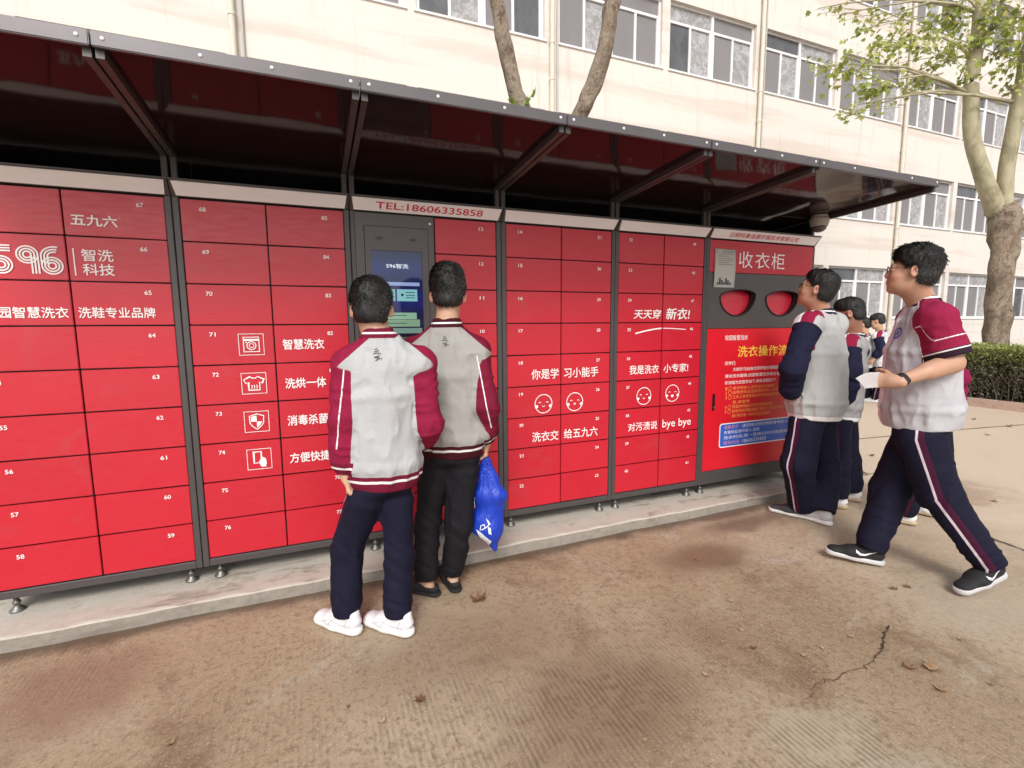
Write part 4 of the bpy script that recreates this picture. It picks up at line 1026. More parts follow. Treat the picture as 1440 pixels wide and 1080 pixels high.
def hair_obj(c, f, r, u, s, parent, top=.022, side=.010, back=.014, line=None, h=.006, strands=2600, seed=1, tip=.011, mat=None, nape=-.070, flat=0.0):
    A = np.array([r, f, u]); L = lambda x, y, z: c+(r*x+f*y+u*z)*s
    ys, zs = line or ([-.13, -.075, -.040, -.016, .022, .036, .070, .088, .12], [nape-.004, nape, nape+.012, .024, .018, .030, .056, .080, .092])
    base = ell(L(0, -.012-(back-.008)/2, .035+top/2), A, np.array([.074+side, .094+(back+.010)/2, .084+top/2+.003])*s, k=.02)
    low = ell(L(0, -.040, -.025), A, np.array([.064+side*.6, .064+back*.6, .062])*s, k=.03)
    fr = ell(L(0, .040, .090+top*.3), A, np.array([.056, .036, .022+top*.3])*s, k=.03)
    prs = [base, low, fr]
    if flat: prs.append(ell(L(0, .0, .105+flat*.4), A, np.array([.070, .085, .026+flat*.5])*s, k=.03))
    lo, hi = base.lo-.03, base.hi+.03
    def cutfn(P):
        l = (P-c)@A.T/s; return (l[:, 2]-np.interp(l[:, 1], ys, zs)).astype(np.float32)*.75*s   # >0 keep
    prs.append(Prim(lambda P: cutfn(P), lo-.05, hi+.05, 's', .012))
    def disp(P):
        l = ((P-c)@A.T/s).astype(np.float32); return (-(vnoise(l*np.array([55, 55, 28]), seed)-.5)*.006-(vnoise(l*np.array([130, 130, 45]), seed+3)-.5)*.004)*s
    V, Q = surface(prs, h, disp)
    V, Q = [V], [Q]; base_n = len(V[0])
    # tufts: tapered blades lying along the fall of the hair, rough at the outline
    rg = np.random.default_rng(seed); v = V[0]; l = (v-c)@A.T/s; ok = l[:, 2] > -.06; pick = rg.choice(np.nonzero(ok)[0], min(strands, ok.sum()), replace=strands > ok.sum())
    p = v[pick]; lp = l[pick]; nrm_ = lp-np.array([0, -.012, .02]); nrm_ /= np.linalg.norm(nrm_, axis=1, keepdims=True)
    crown = np.array([0.01, -.055, .125]); fall = lp-crown; fall -= nrm_*(fall*nrm_).sum(1, keepdims=True); fall /= np.linalg.norm(fall, axis=1, keepdims=True)+1e-6
    fall += rg.normal(0, .14, fall.shape); wd = np.cross(nrm_, fall); wd /= np.linalg.norm(wd, axis=1, keepdims=True)+1e-6
    ln = tip*(.6+.8*rg.random(len(p)))[:, None]; lift = (.0+.13*rg.random(len(p))+.22*(rg.random(len(p)) < .15))[:, None]; w = .0016
    pts = [lp-nrm_*.003-wd*w, lp-nrm_*.003+wd*w, lp+fall*ln*.6+nrm_*ln*lift+wd*w*.7, lp+fall*ln*1.15+nrm_*ln*lift*.9]
    B = np.stack(pts, 1)@A*s+c
    V.append(B.reshape(-1, 3)); Q.append(np.arange(len(p)*4).reshape(-1, 4)+base_n)
    return link_mesh('hair', np_mesh('hair', np.concatenate(V), np.concatenate(Q)), mat or HAIR, parent)

def shoe(parent, heel, toe, up, mat, sole_mat, s=1.0, h=.004, low=False, name='shoe', kind='trainer', inner=None):
    """heel and toe: points on the ground under the back and the front of the foot"""
    heel, toe = np.asarray(heel, float), np.asarray(toe, float); f = nz(toe-heel); up = nz(np.asarray(up, float)-f*np.dot(up, f)); r = np.cross(f, up); Ln = np.linalg.norm(toe-heel)
    L = lambda y, x, z: heel+f*y*Ln+r*x*s+up*z*s
    A = np.array([r, f, up])
    out = [ecap(L(.16, 0, .036), L(.50, 0, .034), r, (.031*s, .03*s), (.040*s, .03*s), k=.02, end=.036*s),
           ecap(L(.50, 0, .034), L(.84, 0, .030), r, (.040*s, .03*s), (.037*s, .022*s), k=.02, end=.034*s)]
    if not low:
        out += [ecap(L(.13, 0, .045), L(.17, 0, .088), r, (.030*s, .034*s), (.031*s, .036*s), k=.02, end=.012*s), ecap(L(.25, 0, .075), L(.60, 0, .050), r, (.028*s, .022*s), (.034*s, .018*s), k=.03, end=.02*s)]
    else: out += [ecap(L(.45, 0, .052), L(.75, 0, .044), r, (.036*s, .018*s), (.036*s, .014*s), k=.02, end=.02*s)]
    base = L(0, 0, .012)
    out.append(Prim(lambda P, b=base.astype(np.float32), n=up.astype(np.float32): ((P-b)@n), heel-.4, heel+.4, 's', .004))
    if low: out.append(ecap(L(.16, 0, .075), L(.40, 0, .075), r, (.030*s, .05*s), (.030*s, .045*s), 's', .006, end=.03*s))
    V, Q = surface(out, h)
    o = link_mesh(name, np_mesh(name, V, Q), mat, parent)
    so = [ecap(L(.13, 0, .014), L(.50, 0, .014), r, (.036*s, .03*s), (.043*s, .03*s), k=.01, end=.040*s), ecap(L(.50, 0, .014), L(.86, 0, .016), r, (.043*s, .03*s), (.040*s, .03*s), k=.01, end=.038*s)]
    th = .034 if kind == 'trainer' else .022
    lo_, hi_ = heel-.5, heel+.5
    topz = L(0, 0, th*.88); topn = nz(up+f*(-.0)); botz = L(0, 0, .001)
    so.append(Prim(lambda P: -np.maximum((P-topz.astype(np.float32))@up.astype(np.float32), -((P-botz.astype(np.float32))@up.astype(np.float32))), lo_, hi_, 's', .006))
    V, Q = surface(so, h); link_mesh('sole', np_mesh('sole', V, Q), sole_mat, o)
    return o, (heel, f, r, up, Ln)

def decal(name, obj, parent, origin, dirn, ux, uz, shapes, mat, off=.0022, sub=.006):
    """print flat shapes on a surface by casting them along dirn; shapes = lists of (u,v) polygons"""
    me = obj.data; n = len(me.vertices); co = np.empty(n*3, np.float32); me.vertices.foreach_get('co', co)
    bvh = BVHTree.FromPolygons([tuple(v) for v in co.reshape(-1, 3)], [tuple(p.vertices) for p in me.polygons])
    bm = bmesh.new()
    for sh in shapes:
        bm.faces.new([bm.verts.new((p[0], 0, p[1])) for p in sh])
    bmesh.ops.triangulate(bm, faces=bm.faces[:])
    for _ in range(5):
        es = [e for e in bm.edges if e.calc_length() > sub*1.6]
        if not es: break
        bmesh.ops.subdivide_edges(bm, edges=es, cuts=1, use_grid_fill=False); bmesh.ops.triangulate(bm, faces=bm.faces[:])
    origin, dirn, ux, uz = (np.asarray(q, float) for q in (origin, dirn, ux, uz)); dirn = nz(dirn); bad = []
    for v in bm.verts:
        p = origin+ux*v.co.x+uz*v.co.z-dirn*.25; hit = bvh.ray_cast(Vector(p), Vector(dirn), .6)
        if hit[0] is None: bad.append(v)
        else: v.co = hit[0]-Vector(dirn)*off
    if bad: bmesh.ops.delete(bm, geom=bad, context='VERTS')
    me2 = bpy.data.meshes.new(name); bm.to_mesh(me2); bm.free(); return link_mesh(name, me2, mat, parent, True)
def st(pts, w):
    """a stroke as polygons for decal()"""
    out = []
    for a, b in zip(pts, pts[1:]):
        a, b = np.array(a, float), np.array(b, float); d = nz(b-a); q = np.array([-d[1], d[0]])*w/2; out.append([tuple(a+q), tuple(b+q), tuple(b-q), tuple(a-q)])
    return out

class Person:
    """joints in world space; builds body (one continuous skin), jacket, trousers, hair, shoes"""
    def __init__(s, label, group, D, face, head_face, res=1.0, skin=None, k=1.0, name='person'):
        s.D = D; s.k = k; s.res = res; s.skin = skin or SKIN; s.group = group; s.label = label
        s.J = {}
    def p(s, x, y, dd=0.0): return at_depth(x, y, s.D+dd)
def perp_frame(pos, ang):
    """horizontal direction at ang degrees from 'straight away from the camera', positive towards the picture's left"""
    v = np.array([pos[0]-CAM[0], pos[1]-CAM[1], 0]); v = nz(v); l = np.array([-v[1], v[0], 0]); a = math.radians(ang)
    f = v*math.cos(a)+l*math.sin(a); return f, np.array([f[1], -f[0], 0])

def build_person(label, foot_px, J, ang, head_ang, pitch=0, roll=0, top='jacket', look=None, res=1.0, k=1.0, skin=None, hands=None, hair=None, torso=None, legr=None, seed=0, group=None, wr=1.0, hem=None, bent=None, shoes=None, head_s=1.0, stripe=True, aw=1.0):
    D = float((on_z(*foot_px)-CAM)@FH)
    at = lambda q: at_depth(q[0], q[1], D+(q[2] if len(q) > 2 else 0.0))
    G = {n: at(q) for n, q in J.items()}
    base = on_z(*foot_px); root = thing('person', label, 'person', tuple(base), group)
    f, r = perp_frame(base, ang); up = np.array([0, 0, 1.0]); skin = skin or SKIN
    hf, hr = perp_frame(base, head_ang); a = math.radians(pitch); hu = up*math.cos(a)-hf*math.sin(a); hf = hf*math.cos(a)+up*math.sin(a)
    b = math.radians(roll); hr2 = hr*math.cos(b)+hu*math.sin(b); hu = hu*math.cos(b)-hr*math.sin(b); hr = hr2
    T = dict(hem=(.168, .118), waist=(.185, .130), chest=(.188, .128), sh=(.168, .095)); T.update(torso or {})
    pel, neck = G['pelvis'], G['neck']; tv = neck-pel; tu = nz(tv)
    shl, shr = G['shl'], G['shr']; rr = nz((shr-shl)-tu*np.dot(shr-shl, tu)) if np.dot(shr-shl, r) > 0 else r
    # ---- skin
    P = []; hc = G['head']
    P += head_prims(hc, hf, hr, hu, head_s)
    P.append(cap(neck-tu*.02, hc-hu*.045-hf*.022, .057*k, .053*k, k=.03)); P.append(cap(neck+f*.012, hc-hu*.07+hf*.012, .05*k, .042*k, k=.03))
    mid = pel+tv*.5
    P += [ecap(pel, mid, r, (.125*k, .085*k), (.125*k, .085*k), k=.03), ecap(mid, neck-tu*.10, r, (.125*k, .085*k), (.13*k, .078*k), k=.03), cap(shl, shr, .045*k, .045*k, k=.04)]
    P += [cap(neck-tu*.03, shl, .045*k, .04*k, k=.04), cap(neck-tu*.03, shr, .045*k, .04*k, k=.04)]
    for q in 'lr':
        S_, E, Wr = G['sh'+q], G['el'+q], G['wr'+q]
        am = (.046, .043, .026) if top == 'polo' else (.04, .036, .024)
        P += [cap(S_, E, am[0]*k, am[1]*k, k=.02), cap(E, Wr, am[1]*k, am[2]*k, k=.02)]
        if top == 'polo': P.append(cap(E+(Wr-E)*.08, E+(Wr-E)*.45, .044*k, .036*k, k=.03))
        hd = (hands or {}).get(q)
        fd = nz(Wr-E)
        if hd: P += hand_prims(Wr+fd*.012, hd['d'], hd['n'], hd['t'], hd.get('curl', (25, 28, 30, 34)), hd.get('spread', .05), hd.get('sc', k), hd.get('tcurl', 20))
        else: P += hand_prims(Wr+fd*.012, fd+f*.15, r*(1 if q == 'l' else -1), f, sc=k)
        Hp, K, An = G['hip'+q], G['kn'+q], G['an'+q]
        P += [cap(Hp, K, .062*k, .042*k, k=.04), cap(K, An, .042*k, .030*k, k=.02)]
        if shoes and 'heel'+q in shoes:
            he, to = shoes['heel'+q], shoes['toe'+q]; P += [cap(An, he+up*.035+nz(to-he)*.066, .028*k, .025*k, k=.02), cap(he+up*.035+nz(to-he)*.066, he+(to-he)*.62+up*.03, .028*k, .026*k, k=.02), cap(he+(to-he)*.62+up*.03, he+(to-he)*.80+up*.024, .028*k, .020*k, k=.02)]
    V, Q = surface(P, .0042*res)
    l = (V-hc)@np.array([hr, hf, hu]).T/head_s
    g = lambda c, rad: np.exp(-(((l-np.array(c))/np.array(rad))**2).sum(1))
    red = .35*(g((.05, .06, -.03), (.03, .03, .025))+g((-.05, .06, -.03), (.03, .03, .025)))+.5*(g((.085, -.015, 0), (.012, .03, .04))+g((-.085, -.015, 0), (.012, .03, .04)))+.3*g((0, .108, -.026), (.014, .014, .014))
    lip = np.clip(1.6*g((0, .094, -.060), (.020, .012, .0085)), 0, 1)
    stub = np.clip(1.5*(g((.031, .090, .030), (.019, .014, .0045))+g((-.031, .090, .030), (.019, .014, .0045))), 0, 1)*.85
    body = link_mesh('body', np_mesh('body', V, Q, {'red': red, 'lip': lip, 'stub': stub}), skin, root)
    for q in (-1, 1):
        bm = bmesh.new(); bmesh.ops.create_uvsphere(bm, u_segments=12, v_segments=8, radius=.0075*head_s)
        c = hc+(hr*.032*q+hf*.0830+hu*.005)*head_s
        for v in bm.verts: v.co = Vector(c)+v.co
        e = bm_obj('eye', bm, EYED, root, True)
    # ---- hair
    hk = dict(seed=seed+5, h=.0055*max(1, res)); hk.update(hair or {}); hair_obj(hc, hf, hr, hu, head_s, root, **hk)
    # ---- top garment
    C = []; hemz = G['hem']
    sp = [hemz, hemz+(neck-hemz)*.16, hemz+(neck-hemz)*.62, neck-tu*.115]
    if bent is not None: sp[1] = sp[1]+bent[0]; sp[2] = sp[2]+bent[1]
    rad = [T['hem'], T['waist'], T['chest'], T['sh']]
    tor = []
    for i in range(3):
        kw = dict(cut=(hemz, -tu)) if i == 0 else {}
        tor.append(ecap(sp[i], sp[i+1], rr, tuple(x*k for x in rad[i]), tuple(x*k for x in rad[i+1]), k=.02, end=.06, **kw))
    tor.append(ecap(shl+tu*.0, shr+tu*.0, tu, (.055*k, .062*k), (.055*k, .062*k), k=.06))
    tor += [cap(neck-tu*.030-f*.006, shl+tu*.015, .058*k, .052*k, k=.06), cap(neck-tu*.030-f*.006, shr+tu*.015, .058*k, .052*k, k=.06)]
    arms = {}
    for q in 'lr':
        S_, E, Wr = G['sh'+q], G['el'+q], G['wr'+q]; e1 = nz(E-S_); e2 = nz(Wr-E)
        if top == 'polo':
            end = S_+e1*.19*k; arms[q] = [cap(S_, S_+e1*.26*k, .066*k, .088*k, k=.04, cut=(end, e1))]
        else:
            arms[q] = [cap(S_, E, .073*k*aw, .066*k*aw, k=.035), cap(E, Wr, .066*k*aw, .050*k*aw, k=.03, cut=(Wr, e2)), cap(E+e2*.10, Wr-e2*.05, .062*k*aw, .060*k*aw, k=.03, cut=(Wr, e2))]
    col = [ecap(neck-tu*.02, neck+tu*.030-f*.004, r, (.071*k, .066*k), (.064*k, .060*k), k=.012, end=.004)]
    cutn = cap(neck-tu*.01, neck+tu*.10, .056*k, .056*k, 's', .004)
    C = tor+arms['l']+arms['r']+col+[cutn]
    A3 = np.array([rr, f, tu], np.float32)
    def disp(Pt):
        L = ((Pt-pel)@A3.T).astype(np.float32)
        wv = L+.05*(vnoise(L*7, seed+2)[:, None]-.5)
        n1 = vnoise(wv*np.array([13, 13, 5.0]), seed); n2 = vnoise(wv*np.array([22, 22, 13]), seed+1); n3 = vnoise(wv*np.array([7, 7, 26]), seed+7)
        rid = lambda n: 1-np.abs(2*n-1)
        da = np.minimum.reduce([field(arms[q], Pt) for q in 'lr']); dt_ = field(tor, Pt); arm = np.clip((dt_-da)*25+.3, 0, 1)
        hz_ = np.clip(1-(Pt-hemz)@tu.astype(np.float32)/.22, 0, 1)
        fold = rid(n1)**1.5*(.011+.012*hz_)*(1-arm*.5)+rid(n2)**1.5*.008+rid(n3)**1.5*.012*arm
        wt = np.clip(((Pt-hemz)@tu.astype(np.float32)-.004)/.05, 0, 1)
        wa = np.ones(len(Pt))
        for q in 'lr':
            isq = field(arms[q], Pt) < dt_; e_ = nz(G['wr'+q]-G['el'+q]) if top != 'polo' else nz(G['el'+q]-G['sh'+q]); pe = G['wr'+q] if top != 'polo' else G['sh'+q]+e_*.19*k
            wa = np.where(isq, np.minimum(wa, np.clip(((pe-Pt)@e_-.004)/.04, 0, 1)), wa)
        return (-(fold-.009)*wr*np.where(arm > .5, wa, wt*np.minimum(1, wa+.0))).astype(np.float32)
    V, Q = surface(C, .0058*res, disp)
    V32 = V.astype(np.float32)
    def exact(prs):
        return np.minimum.reduce([pp.fn(V32) for pp in prs])
    dT = exact(tor); dA = {q: exact(arms[q]) for q in 'lr'}; dm = np.minimum(dA['l'], dA['r'])
    Lc = (V-pel)@A3.T; nk = (V-neck)@tu; hm_ = (V-hemz)@tu
    ax = np.full(len(V), 9.0); sa = np.full(len(V), 9.0)
    for q in 'lr':
        S_, E, Wr = G['sh'+q], G['el'+q], G['wr'+q]; isq = dA[q] <= dA['r' if q == 'l' else 'l']
        ax = np.where(isq, (Wr-V)@nz(Wr-E), ax); sa = np.where(isq, (V-S_)@nz(E-S_), sa)
    ctx = dict(V=V, dT=dT, dA=dA, dm=dm, L=Lc, nk=nk, hem=hm_, ax=ax, sa=sa, G=G, f=f, r=rr, tu=tu, k=k, arm=dT-dm, neckd=np.linalg.norm((V-neck)-np.outer(nk, tu), axis=1))
    attrs, mat = look(ctx)
    jk = link_mesh('jacket' if top == 'jacket' else 'shirt', np_mesh('top', V, Q, attrs), mat, root)
    jk.data.name = jk.name
    # ---- trousers
    lr = dict(hip=.090, thigh=.092, knee=.075, hem=.074); lr.update(legr or {})
    Tp = [ecap(pel+tu*.06, pel-up*.05, r, (.135*k, .100*k), (.142*k, .108*k), k=.04, end=.05)]
    legs = {}
    for q in 'lr':
        Hp, K, An = G['hip'+q], G['kn'+q], G['an'+q]; e = nz(An-K)
        legs[q] = [cap(Hp, K, lr['hip']*k, lr['knee']*k, k=.05), cap(K, An+e*.05, lr['knee']*k, lr['hem']*k, k=.03, cut=(An+e*.02, e))]
        Tp += legs[q]
    cpt = (hemz+tu*.012).astype(np.float32); Tp.append(Prim(lambda P: -((P-cpt)@tu.astype(np.float32)), hemz-.5, hemz+.5, 's', .004))
    def dispT(Pt):
        o = np.zeros(len(Pt), np.float32); rid = lambda n: 1-np.abs(2*n-1)
        for i, q in enumerate('lr'):
            K, An, Hp = G['kn'+q], G['an'+q], G['hip'+q]
            w_ = np.exp(-((Pt-K)@nz(Hp-An).astype(np.float32)/.13)**2)*.75+np.clip(1-((Pt-An)@nz(K-An).astype(np.float32))/.30, 0, 1)
            dl = field(legs[q], Pt); do = field(legs['r' if q == 'l' else 'l'], Pt); mk = (dl <= do)
            L = ((Pt-K)@np.array([r, f, nz(Hp-An)], np.float32).T).astype(np.float32); L = L+.04*(vnoise(L*9, seed+40+i)[:, None]-.5); L[:, 2] += L[:, 0]*.8+L[:, 1]*.4
            n = rid(vnoise(L*np.array([5, 5, 24]), seed+20+i))**1.3*.012*w_+rid(vnoise(L*np.array([12, 12, 3]), seed+30+i))**1.4*.013+rid(vnoise(L*np.array([10, 10, 11]), seed+35+i))*.006
            ea = nz(An-K); wt = np.clip(((An+ea*.02-Pt)@ea-.003)/.05, 0, 1); n = .012+(n-.012)*wt
            o = np.where(mk, n, o)
        return (-(o-.012)).astype(np.float32)
    V, Q = surface(Tp, .0060*res, dispT); V32 = V.astype(np.float32)
    st_ = np.full(len(V), -.05); dl = {q: np.minimum.reduce([pp.fn(V32) for pp in legs[q]]) for q in 'lr'}
    fs = np.zeros(len(V)); outer = np.zeros(len(V))
    for q in 'lr':
        Hp, K, An = G['hip'+q], G['kn'+q], G['an'+q]
        t1 = np.clip(((V-Hp)@nz(K-Hp))/np.linalg.norm(K-Hp), 0, 1); t2_ = np.clip(((V-K)@nz(An-K))/np.linalg.norm(An-K), 0, 1)
        c = Hp+np.outer(t1, K-Hp); c = np.where((t1 >= 1)[:, None], K+np.outer(t2_, An-K), c); w_ = V-c
        isq = dl[q] <= dl['r' if q == 'l' else 'l']; fs = np.where(isq, w_@f, fs); outer = np.where(isq, w_@r*(-1 if q == 'l' else 1), outer)
    pipe = np.where(outer > .015, .0052-np.abs(fs-.012), -.05); band = np.where(outer > .015, .012-np.abs(fs+.008), -.05)
    if not stripe: pipe[:] = -.05; band[:] = -.05
    tr = link_mesh('trousers', np_mesh('trousers', V, Q, {'pipe': pipe, 'band': band}), look(None), root)
    return root, dict(G=G, f=f, r=rr, tu=tu, hf=hf, hr=hr, hu=hu, hc=hc, jacket=jk, body=body, trousers=tr, D=D, at=at, base=base, s=head_s)

def glasses(root, I, w=.0016):
    bm = bmesh.new(); c, s = I['hc'], I['s']; L = lambda x, y, z: Vector(c+(I['hr']*x+I['hf']*y+I['hu']*z)*s)
    for q in (-1, 1):
        pts = [L(q*(.034+.024*math.copysign(abs(math.cos(t))**.7, math.cos(t))), .104-.010*abs(math.cos(t))*(1 if math.cos(t)*q > 0 else 0)*0+.0-.006*(math.cos(t) > 0), .004+.017*math.copysign(abs(math.sin(t))**.7, math.sin(t))) for t in np.linspace(0, 2*math.pi, 26)]
        tube(bm, pts, w, 6)
        tube(bm, [L(q*.058, .099, .010), L(q*.078, .055, .012), L(q*.083, 0, .012), L(q*.083, -.022, -.002)], w, 6)
    tube(bm, [L(-.010, .104, .008), L(0, .107, .010), L(.010, .104, .008)], w, 6)
    return bm_obj('glasses', bm, M['black'], root, True)
def fill(J, D_at):
    return J
TRS = cloth('navy_trousers', NAVY, [('band', (.050, .006, .026), .0012), ('pipe', (.62, .50, .56), .0012)], .8)
TRB = cloth('black_trousers', (.010, .009, .012), [], .75)
CACHE = {}
def look_back(name, grey, sleeve, band, stripe=True, trs=TRS, pipe=None, hemc=None, top=0.0, rag=(-.012, -.012)):
    mat = cloth(name, grey, [('slv', sleeve, .0012), ('band', band, .0012), ('wht', OFFW, .0010)])
    def fn(c):
        if c is None: return trs
        L, arm = c['L'], c['arm']; zs = (c['G']['neck']-c['G']['pelvis'])@c['tu']-.11
        zn = zs+.11; slv = np.maximum(arm+top-.004, np.where(np.abs(L[:, 0]) > .03, (L[:, 2]-(zn-.030-(np.abs(L[:, 0])-.055)*.86)), -.05)+np.where(L[:, 0] < 0, rag[0], rag[1])+np.clip(L[:, 1]-.02, -.02, .03))
        col = np.minimum(c['nk']+.016, .090-c['neckd']); hemb = np.minimum(.075-c['hem'], -arm); cuff = np.minimum(.055-c['ax'], arm+.01)
        bandv = np.maximum(np.maximum(col, hemb), cuff)
        w = np.maximum.reduce([np.minimum(.006-np.abs(c['hem']-.050), -arm), np.minimum(.0042-np.abs(c['nk']-.006), .090-c['neckd']), np.minimum(.005-np.abs(c['ax']-.030), arm+.01)]) if stripe else np.full(len(L), -.05)
        for q in (pipe or ()):
            S_, E = c['G']['sh'+q], c['G']['el'+q]; e = nz(E-S_); pr = nz(c['r']-e*np.dot(c['r'], e)); o = (V_ := c['V']-S_)@pr
            w = np.maximum(w, np.minimum.reduce([.0030-np.abs(o+(.012 if q == 'l' else -.012)), -(V_@c['f']), arm-.004, c['ax']-.12, c['sa']-.0]))
        return {'slv': slv, 'band': bandv, 'wht': w}, mat
    return fn
def look_side(name, body=GREY):
    mat = cloth(name, body, [('cap', OFFW, .0012), ('mar', MAROON, .0012), ('slv', (.011, .011, .032), .0012), ('band', (.02, .02, .045), .0012), ('wht', OFFW, .0010)])
    def fn(c):
        if c is None: return TRS
        arm, sa, fw = c['arm'], c['sa'], (c['V']-c['G']['shl'])@c['f']
        slv = np.minimum(arm+.004, sa-.035)
        lat, upz = (c['V']-c['G']['shl'])@c['r'], (c['V']-c['G']['shl'])@c['tu']
        mar = np.minimum.reduce([.085-lat, .004-fw, fw+.066, upz+.17]); cap_ = np.minimum.reduce([.11-lat, fw-.004, upz+.05])
        col = np.minimum(c['nk']+.014, .088-c['neckd']); w = np.maximum(np.minimum(.004-np.abs(c['nk']-.008), .088-c['neckd']), np.minimum(.032-c['hem'], -arm))
        return {'cap': cap_, 'mar': mar, 'slv': slv, 'band': col, 'wht': w}, mat
    return fn
def look_polo(name):
    mat = cloth(name, (.44, .43, .455), [('slv', (.25, .013, .050), .0012), ('band', (.028, .012, .022), .0012), ('wht', (.80, .72, .75), .0010)], .9)
    def fn(c):
        if c is None: return TRS
        arm, sa = c['arm'], c['sa']; up = (c['V']-c['G']['neck'])@c['tu']
        slv = np.maximum(arm+.012, np.minimum(-(np.abs((c['V']-(c['G']['shl']))@c['f'])-.075), up+.12)*np.where(((c['V']-c['G']['neck'])@c['r']) < -.02, 1, 0)-1e-4)
        slv = np.minimum(slv, .02+arm*0+.05)
        band = np.maximum(np.minimum(sa-.158, arm+.02), np.minimum(c['nk']+.022, .092-c['neckd']))
        front_ = np.minimum.reduce([((c['V']-c['G']['neck'])@c['f'])-.045, .018-np.abs((c['V']-c['G']['neck'])@c['r']), up+.17]); band = np.maximum(band, front_)
        w = np.maximum.reduce([np.minimum(.0035-np.abs(sa-.166), arm+.02), np.minimum(.0050-np.abs(c['nk']-.020), .092-c['neckd']), np.where(np.abs(slv) < .02, .0028-np.abs(slv), -.02), np.minimum(.0028-np.abs(sa-.105+.09*np.clip(((c['V']-c['G']['shl'])@c['f'])/.06, 0, 1)**1.5), arm+.0)])
        return {'slv': slv, 'band': band, 'wht': w}, mat
    return fn
def shoe_pts(heel_px, ang, L=.29, hz=0.0, tz=0.0):
    h = on_z(heel_px[0], heel_px[1], hz); f, _ = perp_frame(h, ang); t = h+f*L; t[2] = tz; return h, t
def complete(J, foot, ang, hw=.170, pw=.088):
    """fill in shoulders and hips from neck and pelvis where the photograph hides them"""
    D = float((on_z(*foot)-CAM)@FH); base = on_z(*foot); f, r = perp_frame(base, ang)
    def topx(P):
        d = P-CAM; w = d@_F; return (720+FPX*(d@_R)/w, 540-FPX*(d@_U)/w, float(d@FH)-D)
    at = lambda q: at_depth(q[0], q[1], D+(q[2] if len(q) > 2 else 0))
    nk, pl = at(J['neck']), at(J['pelvis']); tu = nz(nk-pl)
    for q, s_ in (('l', -1), ('r', 1)):
        if 'sh'+q not in J: J['sh'+q] = topx(nk-tu*.082+r*hw*s_)
        if 'hip'+q not in J: J['hip'+q] = topx(pl-np.array([0, 0, .080])+r*pw*s_)
    return J
def do(label, foot, J, ang, head_ang, shoes, shoe_mats, low=False, group='students in school uniform', hw=.170, emblem=False, ankz=.098, shoe_s=1.0, **kw):
    J = complete(J, foot, ang, hw); sh = {}; Dd = float((on_z(*foot)-CAM)@FH)
    for q in 'lr':
        h, t = shoes[q]; sh['heel'+q], sh['toe'+q] = h, t; d = nz(t-h); uv = nz(np.cross(np.cross(d, [0, 0, 1.0]), d)); a = h+d*.078+uv*ankz
        w = a-CAM; J['an'+q] = (720+FPX*(w@_R)/(w@_F), 540-FPX*(w@_U)/(w@_F), float(w@FH)-Dd)
    root, I = build_person(label, foot, J, ang, head_ang, shoes=sh, group=group, **kw)
    out = {}
    for q in 'lr':
        h, t = shoes[q]; d = nz(t-h); upv = nz(np.cross(np.cross(d, [0, 0, 1.0]), d))
        out[q] = shoe(root, h, t, upv, shoe_mats[0] if q == 'l' else shoe_mats[-2], shoe_mats[-1], s=kw.get('k', 1.0)*1.02*shoe_s, h=.0048*kw.get('res', 1.0), low=low, name='shoe', kind='slip' if low else 'trainer')
    I['shoes'] = out
    if emblem:
        o = I['G']['neck']-I['tu']*.085; c = [st([(-.010, .022), (.002, .026)], .004), st([(.008, .018), (-.012, .012)], .004), st([(-.016, .004), (.004, .008), (.016, .002)], .004), st([(.010, -.004), (-.012, -.010), (.012, -.014), (-.006, -.024)], .0045), st([(.016, -.020), (.020, -.012)], .003)]
        decal('emblem', I['jacket'], root, o, I['f'], I['r'], I['tu'], sum(c, []), M['ink'])
    return root, I
def V3(I, r=0, f=0, u=0): return I[1]*r+I[0]*f+np.array([0, 0, 1.0])*u
FR = lambda foot, ang: perp_frame(on_z(*foot), ang)

# the boy in front of the screen, grey and maroon jacket, white trainers
ft = (517, 882); X = FR(ft, 0)
p1_, I1 = do('student with maroon sleeved jacket and white trainers, before the touch screen', ft,
   dict(head=(523, 437, .02), neck=(532, 470), shl=(491, 514, -.04), shr=(592, 514, .03), ell=(483, 590, -.08), wrl=(486, 662, -.06), elr=(603, 597, .02), wrr=(592, 622, .2), pelvis=(540, 666), hem=(542, 683),
        hipl=(511, 702, -.03), hipr=(559, 704, .03), knl=(489, 772, .02), knr=(562, 782, .02), anl=(486, 858, .0), anr=(557, 861, .0)),
   -8, -8, dict(l=shoe_pts((506, 892), 44, .275), r=shoe_pts((580, 894), 52, .275)), (MW, MWS), pitch=-10, k=.95, seed=1, emblem=True, shoe_s=1.12,
   aw=.89, look=look_back('school_jacket_grey_maroon', GREY, MAROON, (.15, .008, .03), pipe='l', rag=(.022, -.035)), torso=dict(hem=(.150, .112), waist=(.163, .122), chest=(.160, .120), sh=(.158, .092)),
   hands=dict(l=dict(d=V3(X, .22, -.02, -1), n=V3(X, 1, -.2, .1), t=V3(X, -.1, 1, 0), curl=(32, 34, 38, 42), sc=.98)), hair=dict(top=.030, side=.014, back=.016, strands=4200), legr=dict(hip=.084, knee=.066, hem=.060))
MSEAM = plain('shoe_seam', (.42, .41, .43, 1), .7)
